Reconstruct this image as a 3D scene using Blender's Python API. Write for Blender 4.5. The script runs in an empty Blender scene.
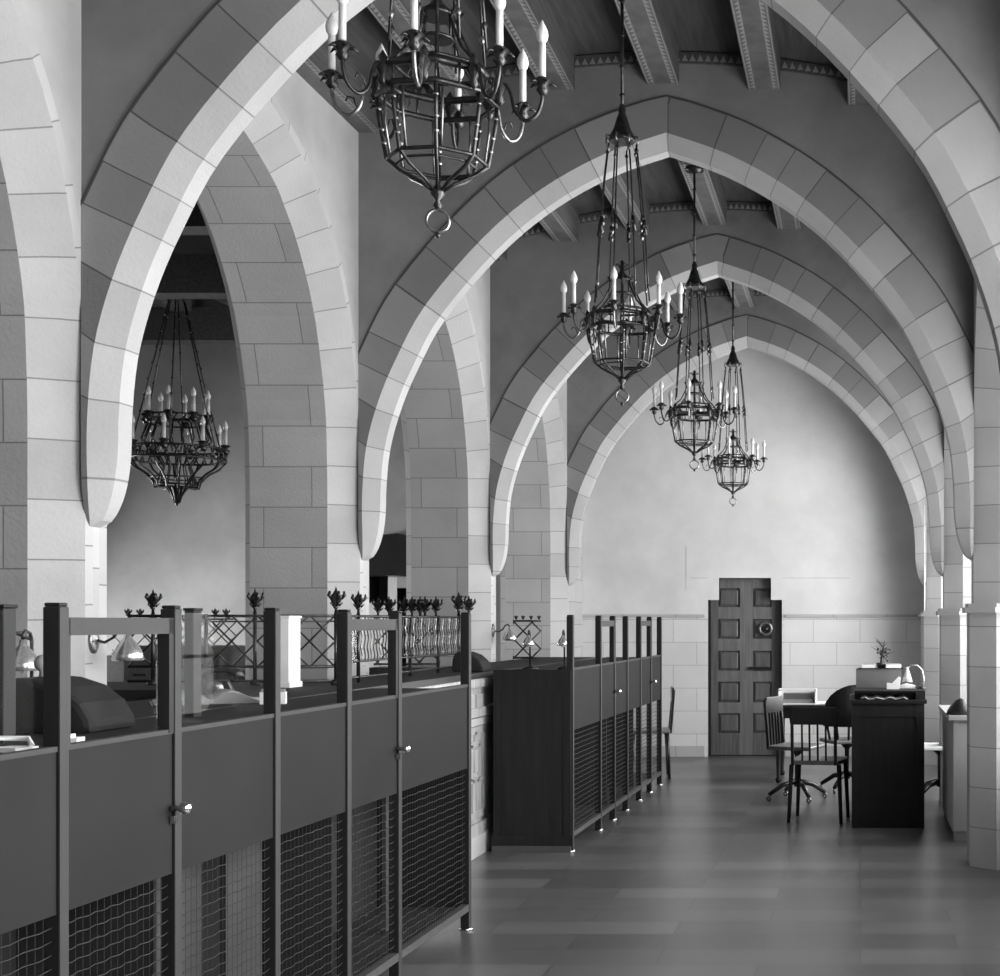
import bpy, bmesh, math, random
from mathutils import Vector, Matrix
R = random.Random(7)
PI = math.pi
S = 3.25          # bay length (m)
EYE = 1.59        # camera height
K = 431.0         # px at one bay distance per metre
COL = bpy.context.scene.collection

def W(px, py, D):
    """pixel of the photo + distance in bays -> point in metres (only used to take measurements)"""
    return ((px - 860) * D / K, D * S, EYE + (622 - py) * D / K)

# ------------------------------------------------------------------ materials
def nmat(name):
    m = bpy.data.materials.new(name); m.use_nodes = True
    nt = m.node_tree; b = nt.nodes['Principled BSDF']
    return m, nt, b
def g(v, a=1): return (v, v, v, a)
def plain(name, v, rough=.5, metal=0, var=.12, scale=6, spec=.5, bump=0):
    m, nt, b = nmat(name)
    tc = nt.nodes.new('ShaderNodeTexCoord'); n = nt.nodes.new('ShaderNodeTexNoise')
    n.inputs['Scale'].default_value = scale; n.inputs['Detail'].default_value = 5
    r = nt.nodes.new('ShaderNodeValToRGB')
    r.color_ramp.elements[0].position = .3; r.color_ramp.elements[1].position = .7
    r.color_ramp.elements[0].color = g(v * (1 - var)); r.color_ramp.elements[1].color = g(min(1, v * (1 + var)))
    nt.links.new(tc.outputs['Object'], n.inputs['Vector']); nt.links.new(n.outputs['Fac'], r.inputs['Fac'])
    nt.links.new(r.outputs['Color'], b.inputs['Base Color'])
    b.inputs['Roughness'].default_value = rough; b.inputs['Metallic'].default_value = metal
    b.inputs['Specular IOR Level'].default_value = spec
    if bump:
        bn = nt.nodes.new('ShaderNodeBump'); bn.inputs['Strength'].default_value = bump; bn.inputs['Distance'].default_value = .01
        nt.links.new(n.outputs['Fac'], bn.inputs['Height']); nt.links.new(bn.outputs['Normal'], b.inputs['Normal'])
    return m
def wood(name, v, rough=.4, var=.35, spec=.5, axis='Z', scale=3):
    m, nt, b = nmat(name)
    tc = nt.nodes.new('ShaderNodeTexCoord'); mp = nt.nodes.new('ShaderNodeMapping'); n = nt.nodes.new('ShaderNodeTexNoise')
    sc = {'Z': (12, 12, .8), 'X': (.8, 12, 12), 'Y': (12, .8, 12)}[axis]
    mp.inputs['Scale'].default_value = sc; n.inputs['Scale'].default_value = scale; n.inputs['Detail'].default_value = 6
    r = nt.nodes.new('ShaderNodeValToRGB'); r.color_ramp.elements[0].position = .3; r.color_ramp.elements[1].position = .7
    r.color_ramp.elements[0].color = g(v * (1 - var)); r.color_ramp.elements[1].color = g(v * (1 + var))
    nt.links.new(tc.outputs['Object'], mp.inputs['Vector']); nt.links.new(mp.outputs['Vector'], n.inputs['Vector'])
    nt.links.new(n.outputs['Fac'], r.inputs['Fac']); nt.links.new(r.outputs['Color'], b.inputs['Base Color'])
    b.inputs['Roughness'].default_value = rough; b.inputs['Specular IOR Level'].default_value = spec
    return m
def joints(name, v, bw, rh, var=.1, mortar=.22, msize=.005, rough=.85, uv=True, spec=.3, blot=.18, rotate=False, bumps=True):
    """ashlar: brick texture in metres, each stone its own tone, cloudy staining over it"""
    m, nt, b = nmat(name); L = nt.links
    tc = nt.nodes.new('ShaderNodeTexCoord'); br = nt.nodes.new('ShaderNodeTexBrick')
    br.inputs['Scale'].default_value = 1; br.inputs['Brick Width'].default_value = bw; br.inputs['Row Height'].default_value = rh
    br.inputs['Mortar Size'].default_value = msize; br.inputs['Mortar Smooth'].default_value = .15; br.inputs['Bias'].default_value = 0
    br.inputs['Color1'].default_value = g(v * (1 - var)); br.inputs['Color2'].default_value = g(v * (1 + var)); br.inputs['Mortar'].default_value = g(v * mortar)
    L.new(tc.outputs['UV' if uv else 'Object'], br.inputs['Vector'])
    n = nt.nodes.new('ShaderNodeTexNoise'); n.inputs['Scale'].default_value = 1.6; n.inputs['Detail'].default_value = 8; n.inputs['Roughness'].default_value = .6
    L.new(tc.outputs['Object'], n.inputs['Vector'])
    r = nt.nodes.new('ShaderNodeValToRGB'); r.color_ramp.elements[0].position = .3; r.color_ramp.elements[1].position = .7
    r.color_ramp.elements[0].color = g(1 - blot); r.color_ramp.elements[1].color = g(1)
    L.new(n.outputs['Fac'], r.inputs['Fac'])
    mx = nt.nodes.new('ShaderNodeMix'); mx.data_type = 'RGBA'; mx.blend_type = 'MULTIPLY'; mx.inputs['Factor'].default_value = 1
    L.new(br.outputs['Color'], mx.inputs['A']); L.new(r.outputs['Color'], mx.inputs['B']); L.new(mx.outputs['Result'], b.inputs['Base Color'])
    b.inputs['Roughness'].default_value = rough; b.inputs['Specular IOR Level'].default_value = spec
    if bumps:
        n2 = nt.nodes.new('ShaderNodeTexNoise'); n2.inputs['Scale'].default_value = 60; L.new(tc.outputs['Object'], n2.inputs['Vector'])
        bn = nt.nodes.new('ShaderNodeBump'); bn.inputs['Strength'].default_value = .15; bn.inputs['Distance'].default_value = .01
        L.new(n2.outputs['Fac'], bn.inputs['Height']); L.new(bn.outputs['Normal'], b.inputs['Normal'])
    return m
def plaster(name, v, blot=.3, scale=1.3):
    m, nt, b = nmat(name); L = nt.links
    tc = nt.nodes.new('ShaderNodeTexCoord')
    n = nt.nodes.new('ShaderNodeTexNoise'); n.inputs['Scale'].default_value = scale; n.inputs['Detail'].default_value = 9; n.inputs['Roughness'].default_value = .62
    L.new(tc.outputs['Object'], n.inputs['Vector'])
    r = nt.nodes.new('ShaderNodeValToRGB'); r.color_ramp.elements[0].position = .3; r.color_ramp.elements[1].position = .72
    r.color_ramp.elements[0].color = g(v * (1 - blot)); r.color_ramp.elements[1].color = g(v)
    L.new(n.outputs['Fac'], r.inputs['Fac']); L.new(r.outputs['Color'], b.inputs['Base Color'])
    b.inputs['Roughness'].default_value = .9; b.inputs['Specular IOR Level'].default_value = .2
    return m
def glassy(name, v=.9, tint=.97, rough=.02, refl=.012):
    """thin pane: mostly clear, a little mirror"""
    m = bpy.data.materials.new(name); m.use_nodes = True; nt = m.node_tree; nt.nodes.clear()
    o = nt.nodes.new('ShaderNodeOutputMaterial'); t = nt.nodes.new('ShaderNodeBsdfTransparent'); gl = nt.nodes.new('ShaderNodeBsdfGlossy')
    mx = nt.nodes.new('ShaderNodeMixShader'); fr = nt.nodes.new('ShaderNodeValue'); fr.outputs[0].default_value = refl
    t.inputs['Color'].default_value = g(tint); gl.inputs['Color'].default_value = g(v); gl.inputs['Roughness'].default_value = rough
    nt.links.new(fr.outputs[0], mx.inputs[0]); nt.links.new(t.outputs[0], mx.inputs[1]); nt.links.new(gl.outputs[0], mx.inputs[2]); nt.links.new(mx.outputs[0], o.inputs[0])
    return m
M = {}
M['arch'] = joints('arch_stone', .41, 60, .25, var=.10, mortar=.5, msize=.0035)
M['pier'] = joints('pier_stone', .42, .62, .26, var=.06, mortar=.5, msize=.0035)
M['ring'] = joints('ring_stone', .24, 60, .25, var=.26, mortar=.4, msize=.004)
M['dado'] = joints('dado_stone', .62, .55, .27, var=.04, mortar=.65, msize=.004, blot=.12)
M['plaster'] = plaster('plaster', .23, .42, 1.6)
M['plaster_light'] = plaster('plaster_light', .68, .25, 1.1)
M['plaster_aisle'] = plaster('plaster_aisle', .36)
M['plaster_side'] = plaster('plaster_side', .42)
M['line'] = plain('joint_line', .05, .9)
M['darkwood'] = wood('dark_oak', .035, .35, axis='Y')
M['ceil'] = wood('ceiling_boards', .05, .6, axis='Y')
M['stencil'] = plain('stencil_paint', .22, .7)
M['black'] = plain('black_lacquer', .012, .3)
M['deskblack'] = plain('desk_leather', .014, .75, spec=.2)
M['blackwood'] = wood('black_oak', .010, .6, spec=.25)
M['fence'] = plain('partition_enamel', .022, .6, spec=.05, var=.10, scale=2.5)
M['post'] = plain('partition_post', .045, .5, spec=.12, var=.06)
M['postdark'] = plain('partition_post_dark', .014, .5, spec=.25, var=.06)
M['rail'] = plain('partition_rail', .06, .4, var=.05)
M['wire'] = plain('mesh_wire', .011, .6, var=.1)
M['inner'] = plain('interior_board', .02, .6)
M['innerlight'] = plain('interior_board_light', .035, .6, var=.15)
M['iron'] = plain('wrought_iron', .045, .32, metal=.75, var=.4, scale=30)
M['ironbright'] = plain('worn_iron', .22, .3, metal=.85, var=.5, scale=40)
M['candle'] = plain('candle_sleeve', .5, .45, var=.05)
M['bulb'] = plain('frosted_bulb', .6, .2, var=.03)
M['knob'] = plain('polished_brass', .85, .15, metal=1, var=.03)
M['shade'] = plain('nickel_shade', .6, .22, metal=.8, var=.1)
M['counter'] = joints('carved_oak_light', .26, .16, .22, var=.25, mortar=.5, uv=True, rough=.45, blot=.3)
M['oak'] = wood('light_oak', .42, .4, var=.25)
M['marble'] = plain('pale_marble', .5, .3, var=.1, scale=3)
M['paper'] = plain('paper', .75, .8, var=.06)
M['papergrey'] = plain('grey_page', .26, .8, var=.1)
M['page'] = plain('ledger_page', .33, .8, var=.12, scale=14)
M['door'] = wood('door_oak', .085, .42, var=.3)
M['doorlight'] = wood('door_oak_rail', .12, .42, var=.25)
M['frame_dark'] = wood('door_frame', .035, .5)
M['glass'] = glassy('pane_glass')
M['radiator'] = plain('radiator_paint', .45, .45, var=.05)
M['seat'] = plain('leather_seat', .12, .35, var=.15)
M['foliage'] = plain('dark_leaves', .02, .6)
M['grey'] = plain('grey_board', .12, .6)
M['winframe'] = plain('steel_window', .06, .5)
# floor
def floormat():
    m = joints('floor_tiles', .085, .95, .31, var=.3, mortar=.45, msize=.004, rough=.2, uv=False, spec=.55, blot=.10, bumps=False)
    nt = m.node_tree; b = nt.nodes['Principled BSDF']
    n = nt.nodes.new('ShaderNodeTexNoise'); n.inputs['Scale'].default_value = .8; n.inputs['Detail'].default_value = 2
    tc = nt.nodes.new('ShaderNodeTexCoord'); nt.links.new(tc.outputs['Object'], n.inputs['Vector'])
    mr = nt.nodes.new('ShaderNodeMapRange'); mr.inputs['To Min'].default_value = .29; mr.inputs['To Max'].default_value = .31
    nt.links.new(n.outputs['Fac'], mr.inputs['Value']); nt.links.new(mr.outputs['Result'], b.inputs['Roughness'])
    return m
M['floor'] = floormat()
def beammat():
    """painted beam: a stencilled band of small triangles along both edges"""
    m, nt, b = nmat('painted_beam'); L = nt.links
    uv = nt.nodes.new('ShaderNodeTexCoord'); sx = nt.nodes.new('ShaderNodeSeparateXYZ'); L.new(uv.outputs['UV'], sx.inputs[0])
    def mth(op, a, c=None, v=None):
        q = nt.nodes.new('ShaderNodeMath'); q.operation = op; L.new(a, q.inputs[0])
        if c is not None: L.new(c, q.inputs[1])
        elif v is not None: q.inputs[1].default_value = v
        return q.outputs[0]
    e = mth('ABSOLUTE', mth('SUBTRACT', sx.outputs['X'], v=.5))          # 0 centre .5 edge
    band = mth('MULTIPLY', mth('GREATER_THAN', e, v=.27), mth('LESS_THAN', e, v=.42))
    tri = mth('FRACT', mth('MULTIPLY', sx.outputs['Y'], v=18))
    ed = mth('MULTIPLY', mth('SUBTRACT', e, v=.27), v=6.6)
    on = mth('MULTIPLY', band, mth('GREATER_THAN', tri, ed))
    line = mth('MULTIPLY', mth('GREATER_THAN', e, v=.44), mth('LESS_THAN', e, v=.47))
    al = mth('ADD', on, line)
    mx = nt.nodes.new('ShaderNodeMix'); mx.data_type = 'RGBA'; L.new(al, mx.inputs['Factor'])
    n = nt.nodes.new('ShaderNodeTexNoise'); n.inputs['Scale'].default_value = 9; L.new(uv.outputs['Object'], n.inputs['Vector'])
    r = nt.nodes.new('ShaderNodeValToRGB'); r.color_ramp.elements[0].color = g(.05); r.color_ramp.elements[1].color = g(.15); L.new(n.outputs['Fac'], r.inputs['Fac'])
    L.new(r.outputs['Color'], mx.inputs['A']); mx.inputs['B'].default_value = g(.26); L.new(mx.outputs['Result'], b.inputs['Base Color'])
    b.inputs['Roughness'].default_value = .6
    return m
M['beam'] = beammat()
M['beamside'] = wood('beam_side', .06, .6, axis='Y')

# ------------------------------------------------------------------ mesh builder
class MB:
    def __init__(s): s.v = []; s.f = []; s.uv = []; s.m = []; s.mats = []; s.sm = []
    def mi(s, mat):
        if mat not in s.mats: s.mats.append(mat)
        return s.mats.index(mat)
    def poly(s, pts, mat, uvs=None, smooth=False):
        b = len(s.v); s.v += [tuple(p) for p in pts]; s.f.append(tuple(range(b, b + len(pts))))
        if uvs is None:
            p = [Vector(q) for q in pts]; n = Vector((0, 0, 0))
            for i in range(len(p)):
                a, c = p[i], p[(i + 1) % len(p)]; n += a.cross(c)
            ax = max(range(3), key=lambda i: abs(n[i]))
            uvs = [((q.y, q.z) if ax == 0 else (q.x, q.z) if ax == 1 else (q.x, q.y)) for q in p]
        s.uv.append(uvs); s.m.append(s.mi(mat)); s.sm.append(smooth)
    def box(s, lo, hi, mat, mats=None):
        x0, y0, z0 = lo; x1, y1, z1 = hi
        F = {'-x': [(x0,y1,z0),(x0,y0,z0),(x0,y0,z1),(x0,y1,z1)], '+x': [(x1,y0,z0),(x1,y1,z0),(x1,y1,z1),(x1,y0,z1)],
             '-y': [(x0,y0,z0),(x1,y0,z0),(x1,y0,z1),(x0,y0,z1)], '+y': [(x1,y1,z0),(x0,y1,z0),(x0,y1,z1),(x1,y1,z1)],
             '-z': [(x0,y1,z0),(x1,y1,z0),(x1,y0,z0),(x0,y0,z0)], '+z': [(x0,y0,z1),(x1,y0,z1),(x1,y1,z1),(x0,y1,z1)]}
        for k, p in F.items(): s.poly(p, (mats or {}).get(k, mat))
        return s
    def cbox(s, c, d, mat):
        return s.box([c[i] - d[i] / 2 for i in range(3)], [c[i] + d[i] / 2 for i in range(3)], mat)
    def tube(s, pts, r, mat, seg=6, closed=False, cap=True):
        P = [Vector(p) for p in pts]; n = len(P)
        rr = r if isinstance(r, (list, tuple)) else [r] * n
        rings = []; up = None
        for i in range(n):
            if closed: t = P[(i + 1) % n] - P[(i - 1) % n]
            else: t = P[min(i + 1, n - 1)] - P[max(i - 1, 0)]
            t = t.normalized() if t.length > 1e-9 else Vector((0, 0, 1))
            if up is None:
                up = Vector((0, 0, 1)) if abs(t.z) < .9 else Vector((1, 0, 0))
            a = t.cross(up)
            if a.length < 1e-4: a = t.cross(Vector((0, 1, 0)))
            a.normalize(); bb = a.cross(t).normalized(); up = bb
            b0 = len(s.v)
            for j in range(seg):
                an = 2 * PI * j / seg
                s.v.append(tuple(P[i] + (a * math.cos(an) + bb * math.sin(an)) * rr[i]))
            rings.append(b0)
        k = s.mi(mat)
        for i in range(n if closed else n - 1):
            a0, b0 = rings[i], rings[(i + 1) % n]
            for j in range(seg):
                j2 = (j + 1) % seg
                s.f.append((a0 + j, a0 + j2, b0 + j2, b0 + j)); s.uv.append([(j / seg, i)] * 4); s.m.append(k); s.sm.append(True)
        if cap and not closed:
            for b0, rev in ((rings[0], 1), (rings[-1], 0)):
                f = tuple(b0 + j for j in range(seg)); s.f.append(f[::-1] if rev else f); s.uv.append([(0, 0)] * seg); s.m.append(k); s.sm.append(False)
        return s
    def lathe(s, prof, mat, c=(0, 0, 0), seg=16):
        """prof = [(r, z)...] from bottom to top"""
        k = s.mi(mat); b = len(s.v)
        for r, z in prof:
            for j in range(seg):
                a = 2 * PI * j / seg; s.v.append((c[0] + max(r, 1e-4) * math.cos(a), c[1] + max(r, 1e-4) * math.sin(a), c[2] + z))
        for i in range(len(prof) - 1):
            for j in range(seg):
                j2 = (j + 1) % seg
                s.f.append((b + i*seg + j, b + i*seg + j2, b + (i+1)*seg + j2, b + (i+1)*seg + j)); s.uv.append([(0, 0)] * 4); s.m.append(k); s.sm.append(True)
        for i, rev in ((0, 1), (len(prof) - 1, 0)):
            f = tuple(b + i*seg + j for j in range(seg)); s.f.append(f[::-1] if rev else f); s.uv.append([(0, 0)] * seg); s.m.append(k); s.sm.append(False)
        return s
    def torus(s, c, R_, r, mat, axis='z', seg=24, rs=6):
        pts = []
        for i in range(seg):
            a = 2 * PI * i / seg; u, w = R_ * math.cos(a), R_ * math.sin(a)
            pts.append((c[0] + u, c[1] + w, c[2]) if axis == 'z' else (c[0] + u, c[1], c[2] + w) if axis == 'y' else (c[0], c[1] + u, c[2] + w))
        return s.tube(pts, r, mat, rs, closed=True)
    def prism(s, outline, axis, a, b, mat, side=None):
        """outline = 2-D polygon; extruded between a and b along axis 0/1/2"""
        def P(q, t):
            return (t, q[0], q[1]) if axis == 0 else (q[0], t, q[1]) if axis == 1 else (q[0], q[1], t)
        s.poly([P(q, a) for q in outline], mat); s.poly([P(q, b) for q in reversed(outline)], mat)
        for i in range(len(outline)):
            p, q = outline[i], outline[(i + 1) % len(outline)]
            s.poly([P(q, a), P(p, a), P(p, b), P(q, b)], side or mat)
        return s
    def build(s, name, parent=None, loc=None, recalc=True, bevel=0):
        me = bpy.data.meshes.new(name); me.from_pydata(s.v, [], s.f)
        for m in s.mats: me.materials.append(m)
        uvl = me.uv_layers.new(name='UVMap')
        for p, u, mm, sm in zip(me.polygons, s.uv, s.m, s.sm):
            p.material_index = mm; p.use_smooth = sm
            for li, q in zip(p.loop_indices, u): uvl.data[li].uv = q
        bm = bmesh.new(); bm.from_mesh(me)
        bmesh.ops.remove_doubles(bm, verts=bm.verts, dist=1e-5)
        if recalc: bmesh.ops.recalc_face_normals(bm, faces=bm.faces)
        bm.to_mesh(me); bm.free()
        o = bpy.data.objects.new(name, me); COL.objects.link(o)
        if parent is not None: o.parent = parent
        if loc: o.location = loc
        if bevel:
            md = o.modifiers.new('bevel', 'BEVEL'); md.width = bevel; md.segments = 2; md.limit_method = 'ANGLE'
        return o

def tag(o, label=None, cat=None, group=None, kind=None):
    if label: o['label'] = label
    if cat: o['category'] = cat
    if group: o['group'] = group
    if kind: o['kind'] = kind
    return o
def empty(name, loc=(0, 0, 0), rz=0, label=None, cat=None, group=None):
    o = bpy.data.objects.new(name, None); COL.objects.link(o); o.location = loc; o.rotation_euler = (0, 0, rz); o.empty_display_size = .1
    return tag(o, label, cat, group)
def copy_tree(o, parent=None, label=None, loc=None, rz=None):
    c = o.copy(); COL.objects.link(c)
    if parent is not None: c.parent = parent
    for ch in [x for x in bpy.data.objects if x.parent is o]: copy_tree(ch, c)
    if label: c['label'] = label
    if loc is not None: c.location = loc
    if rz is not None: c.rotation_euler = (0, 0, rz)
    return c
def struct(o, label=None): o['kind'] = 'structure'; return tag(o, label)

# ------------------------------------------------------------------ the shell
XC = -1.264; HW = 2.006; XL = XC - HW; XR = XC + HW
ZT = 3.9 + EYE            # top of the masonry
YE = 5.08 * S             # end wall
YB = -1.4 * S             # wall behind the camera
def YK(k, d): return (k + d) * S

def interp(tab, n):
    """Catmull-Rom through tab, n points per span"""
    out = []; P = [Vector((a, b)) for a, b in tab]
    for i in range(len(P) - 1):
        p0 = P[max(i - 1, 0)]; p1 = P[i]; p2 = P[i + 1]; p3 = P[min(i + 2, len(P) - 1)]
        for j in range(n):
            t = j / n
            out.append(.5 * ((2 * p1) + (-p0 + p2) * t + (2 * p0 - 5 * p1 + 4 * p2 - p3) * t * t + (-p0 + 3 * p1 - 3 * p2 + p3) * t ** 3))
    out.append(P[-1]); return out
def offset(pts, d):
    """offset to the left of the travel direction (outwards for spring->apex on the left)"""
    out = []
    for i, p in enumerate(pts):
        a = pts[max(i - 1, 0)]; b = pts[min(i + 1, len(pts) - 1)]
        t = (b - a).normalized(); out.append(Vector((p.x - t.y * d, p.y + t.x * d)))
    return out
# left half, from foot to apex, x' negative -> apex, z above the eye
HALF = [(-1.98, .62), (-1.98, .85), (-1.952, 1.154), (-1.875, 1.44), (-1.758, 1.72), (-1.565, 2.07), (-1.187, 2.51), (-.822, 2.815), (-.412, 3.045), (0, 3.19)]
halfC = interp(HALF, 4)
halfI = offset(halfC, -.095)
halfO = offset(halfC, .235)
halfI = [Vector((-HW + .121 * math.sqrt(1 - ((.80 - p.y) / .395) ** 2), p.y)) if p.y < .80 else p for p in halfI]
halfI[-1].x = 0; halfO[-1].x = 0; halfI[-1].y = 3.19 - .10; halfO[-1].y = 3.19 + .235
feet = []
for i in range(8):
    t = 1 - i / 8; e = math.sqrt(max(0, 1 - t * t)); z = .62 - .215 * t
    feet.append((Vector((-HW + .026 * e, z)), Vector((-HW + .121 * math.sqrt(max(0, 1 - ((.80 - z) / .395) ** 2)), z + .0)), Vector((-HW, z))))
fC = [f[0] for f in feet] + halfC; fI = [f[1] for f in feet] + halfI; fO = [f[2] for f in feet] + [Vector((max(-HW, p.x), p.y)) for p in halfO]
def full(h): return h + [Vector((-p.x, p.y)) for p in reversed(h[:-1])]
FC, FI, FO = full(fC), full(fI), full(fO)
U = [0]
for i in range(1, len(FC)): U.append(U[-1] + (FC[i] - FC[i - 1]).length)
def warp(u, k): return u + .05 * math.sin(3.3 * u + k * 1.7) + .025 * math.sin(8.1 * u + k)
CAMB = lambda x: 3.51 - .083 * x * x           # underside of the beams
def wall_cross(k):
    y0, y1 = YK(k, .81), YK(k, .884); c = .065; ym = (y0 + y1) / 2
    def pv(p, y):
        if p.y < .66:                      # the corbel foot rounds in towards its middle
            e = math.sqrt(max(0, 1 - ((.66 - p.y) / .262) ** 2)); y = ym + (y - ym) * (.30 + .70 * e)
        return (XC + p.x, y, EYE + p.y)
    ring = MB(); n = len(FC)
    for i in range(n - 1):
        u0, u1 = warp(U[i], k), warp(U[i + 1], k)
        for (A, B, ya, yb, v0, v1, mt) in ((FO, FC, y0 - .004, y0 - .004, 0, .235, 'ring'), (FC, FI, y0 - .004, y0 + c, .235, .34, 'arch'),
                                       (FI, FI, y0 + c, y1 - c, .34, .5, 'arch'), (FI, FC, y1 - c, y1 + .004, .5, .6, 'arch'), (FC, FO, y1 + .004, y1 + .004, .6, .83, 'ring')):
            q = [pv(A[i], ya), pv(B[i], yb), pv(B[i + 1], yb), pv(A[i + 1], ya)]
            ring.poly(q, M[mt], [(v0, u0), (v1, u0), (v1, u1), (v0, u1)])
    for i in range(8, n - 9):            # the incised line around the extrados
        a, b = FO[i], FO[i + 1]
        t = (b - a)
        if t.length < 1e-4 or abs(a.x) >= HW - 1e-4 and abs(b.x) >= HW - 1e-4: continue
        nn = Vector((-t.y, t.x)).normalized() * .011
        ring.poly([pv(a, y0 - .006), pv(b, y0 - .006), pv(b + nn, y0 - .006), pv(a + nn, y0 - .006)], M['line'])
    # plaster above
    w = MB()
    top = [p for p in FO]
    xs = [p.x for p in FO]
    i0 = max(i for i in range(n // 2) if FO[i].x <= -HW + 1e-5); i1 = n - 1 - i0
    nt_ = 16
    for y in (y0, y1):
        pts = FO[i0:i1 + 1]
        for a, b in zip(pts[:-1], pts[1:]):
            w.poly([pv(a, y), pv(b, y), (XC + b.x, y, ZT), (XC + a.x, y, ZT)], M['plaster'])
    o = struct(w.build('wall_cross_%d' % k), None)
    r = ring.build('stone_arch', o)
    # painted frieze strip under the ceiling boards, camera side of the wall
    fz = MB()
    for j in range(20):
        xa = -2 + j * .2; xb = xa + .2
        za, zb = EYE + CAMB(xa) + .13, EYE + CAMB(xb) + .13
        fz.poly([(XC + xa, y0 - .02, za), (XC + xb, y0 - .02, zb), (XC + xb, y0 - .02, zb + .07), (XC + xa, y0 - .02, za + .07)], M['beamside'])
        fz.poly([(XC + xa, y0 - .02, za), (XC + xb, y0 - .02, zb), (XC + xb, y0, zb), (XC + xa, y0, za)], M['beamside'])
        for t in range(4):
            u0 = xa + t * .05; zz = za + (zb - za) * t / 4 + .01
            fz.poly([(XC + u0 + .005, y0 - .022, zz), (XC + u0 + .045, y0 - .022, zz), (XC + u0 + .025, y0 - .022, zz + .045)], M['stencil'])
    fz.build('frieze', o)
    return o
for k in range(0, 5): wall_cross(k)

# arcade walls (left open to the aisle, right = window recesses)
ATAB = [(-1.40, .85), (-1.39, 1.1), (-1.355, 1.42), (-1.19, 1.924), (-.94, 2.286), (-.72, 2.484), (-.57, 2.586), (-.2, 2.73), (0, 2.77)]
aI = interp(ATAB, 3); aO = offset(aI, .14); aR = offset(aI, .20)
aO[-1] = Vector((0, 2.91)); aR[-1] = Vector((0, 2.97))
AI, AO, AR = full(aI), full(aO), full(aR)
def wall_arcade(name, sx, xf, xb, first, last, matback):
    """xf hall face, xb outer face"""
    o_ = MB()
    ch = .16 * sx; cb = .09 * sx      # sx = direction from the hall outwards (-1 left, +1 right)
    def strip(A, B, xa, xb_, yc, va, vb, mat):
        us = [0]
        foot = -EYE
        a = [Vector((A[0].x, foot))] + A + [Vector((A[-1].x, foot))]; b = [Vector((B[0].x, foot))] + B + [Vector((B[-1].x, foot))]
        for i in range(1, len(a)): us.append(us[-1] + ((a[i] - a[i-1]).length + (b[i] - b[i-1]).length) / 2)
        for i in range(len(a) - 1):
            o_.poly([(xa, yc + a[i].x, EYE + a[i].y), (xb_, yc + b[i].x, EYE + b[i].y), (xb_, yc + b[i+1].x, EYE + b[i+1].y), (xa, yc + a[i+1].x, EYE + a[i+1].y)],
                    mat, [(va, us[i]), (vb, us[i]), (vb, us[i+1]), (va, us[i+1])])
    for k in range(first, last + 1):       # bay k lies between pier k-1 and pier k
        yc = YK(k, .345)
        strip(AR, AO, xf, xf, yc, 10, 10.11, M['arch'])
        strip(AO, AI, xf, xf + ch, yc, 10.11, 10.3, M['arch'])
        strip(AI, AI, xf + ch, xb - cb, yc, 3.0, 3.0 + abs(xb - xf) - .25, M['pier'])
        strip(AI, AO, xb - cb, xb, yc, 10.5, 10.6, M['arch'])
        for x, A in ((xf, AR), (xb, AO)):
            yl, yr = YK(k - 1, .84), YK(k, .84); zs = EYE + A[0].y
            mt = M['plaster_side'] if x == xf else matback
            pts = [(yc + p.x, EYE + p.y) for p in A]
            w2 = [(x, yl, zs)] + [(x, a, b) for a, b in pts] + [(x, yr, zs)]
            for a, b in zip(w2[:-1], w2[1:]):
                if abs(b[1] - a[1]) > 1e-5:
                    o_.poly([a, b, (x, b[1], ZT), (x, a[1], ZT)], mt)
                    if a[2] != b[2] and (a[1] == yl or b[1] == yr): pass
            o_.poly([(x, yl, 0), (x, pts[0][0], 0), (x, pts[0][0], zs), (x, yl, zs)], M['pier'] if x == xf else matback)
            o_.poly([(x, pts[-1][0], 0), (x, yr, 0), (x, yr, zs), (x, pts[-1][0], zs)], M['pier'] if x == xf else matback)
    # solid ends
    for (ya, yb) in ((YB, YK(first - 1, .84)), (YK(last, .84), YE)):
        for x in (xf, xb): o_.poly([(x, ya, 0), (x, yb, 0), (x, yb, ZT), (x, ya, ZT)], M['pier'] if x == xf else matback)
    return struct(o_.build(name))
XLB = XL - .75
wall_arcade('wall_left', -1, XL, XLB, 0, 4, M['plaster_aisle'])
XRB = XR + .50
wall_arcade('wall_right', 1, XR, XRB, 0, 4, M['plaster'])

# outer right wall with the windows in deep reveals
XW = XRB + .38
win = MB(); WZ0, WZ1, WH = .8, 3.75, 1.25
ycs = [YK(k, .34) for k in range(0, 5)]
edges = [YB] + sum([[y - WH, y + WH] for y in ycs], []) + [YE]
def q(a, b, z0, z1, x): win.poly([(x, a, z0), (x, b, z0), (x, b, z1), (x, a, z1)], M['plaster_light'])
for x in (XRB, XW):
    for i in range(0, len(edges), 2): q(edges[i], edges[i + 1], 0, ZT, x)
    for y in ycs: q(y - WH, y + WH, 0, WZ0, x); q(y - WH, y + WH, WZ1, ZT, x)
for y in ycs:
    a, b = y - WH, y + WH
    win.poly([(XRB, a, WZ0), (XW, a, WZ0), (XW, a, WZ1), (XRB, a, WZ1)], M['plaster_light'])
    win.poly([(XRB, b, WZ0), (XW, b, WZ0), (XW, b, WZ1), (XRB, b, WZ1)], M['plaster_light'])
    win.poly([(XRB, a, WZ0), (XW, a, WZ0), (XW, b, WZ0), (XRB, b, WZ0)], M['marble'])
    win.poly([(XRB, a, WZ1), (XW, a, WZ1), (XW, b, WZ1), (XRB, b, WZ1)], M['plaster_light'])
struct(win.build('wall_outer'))
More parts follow.
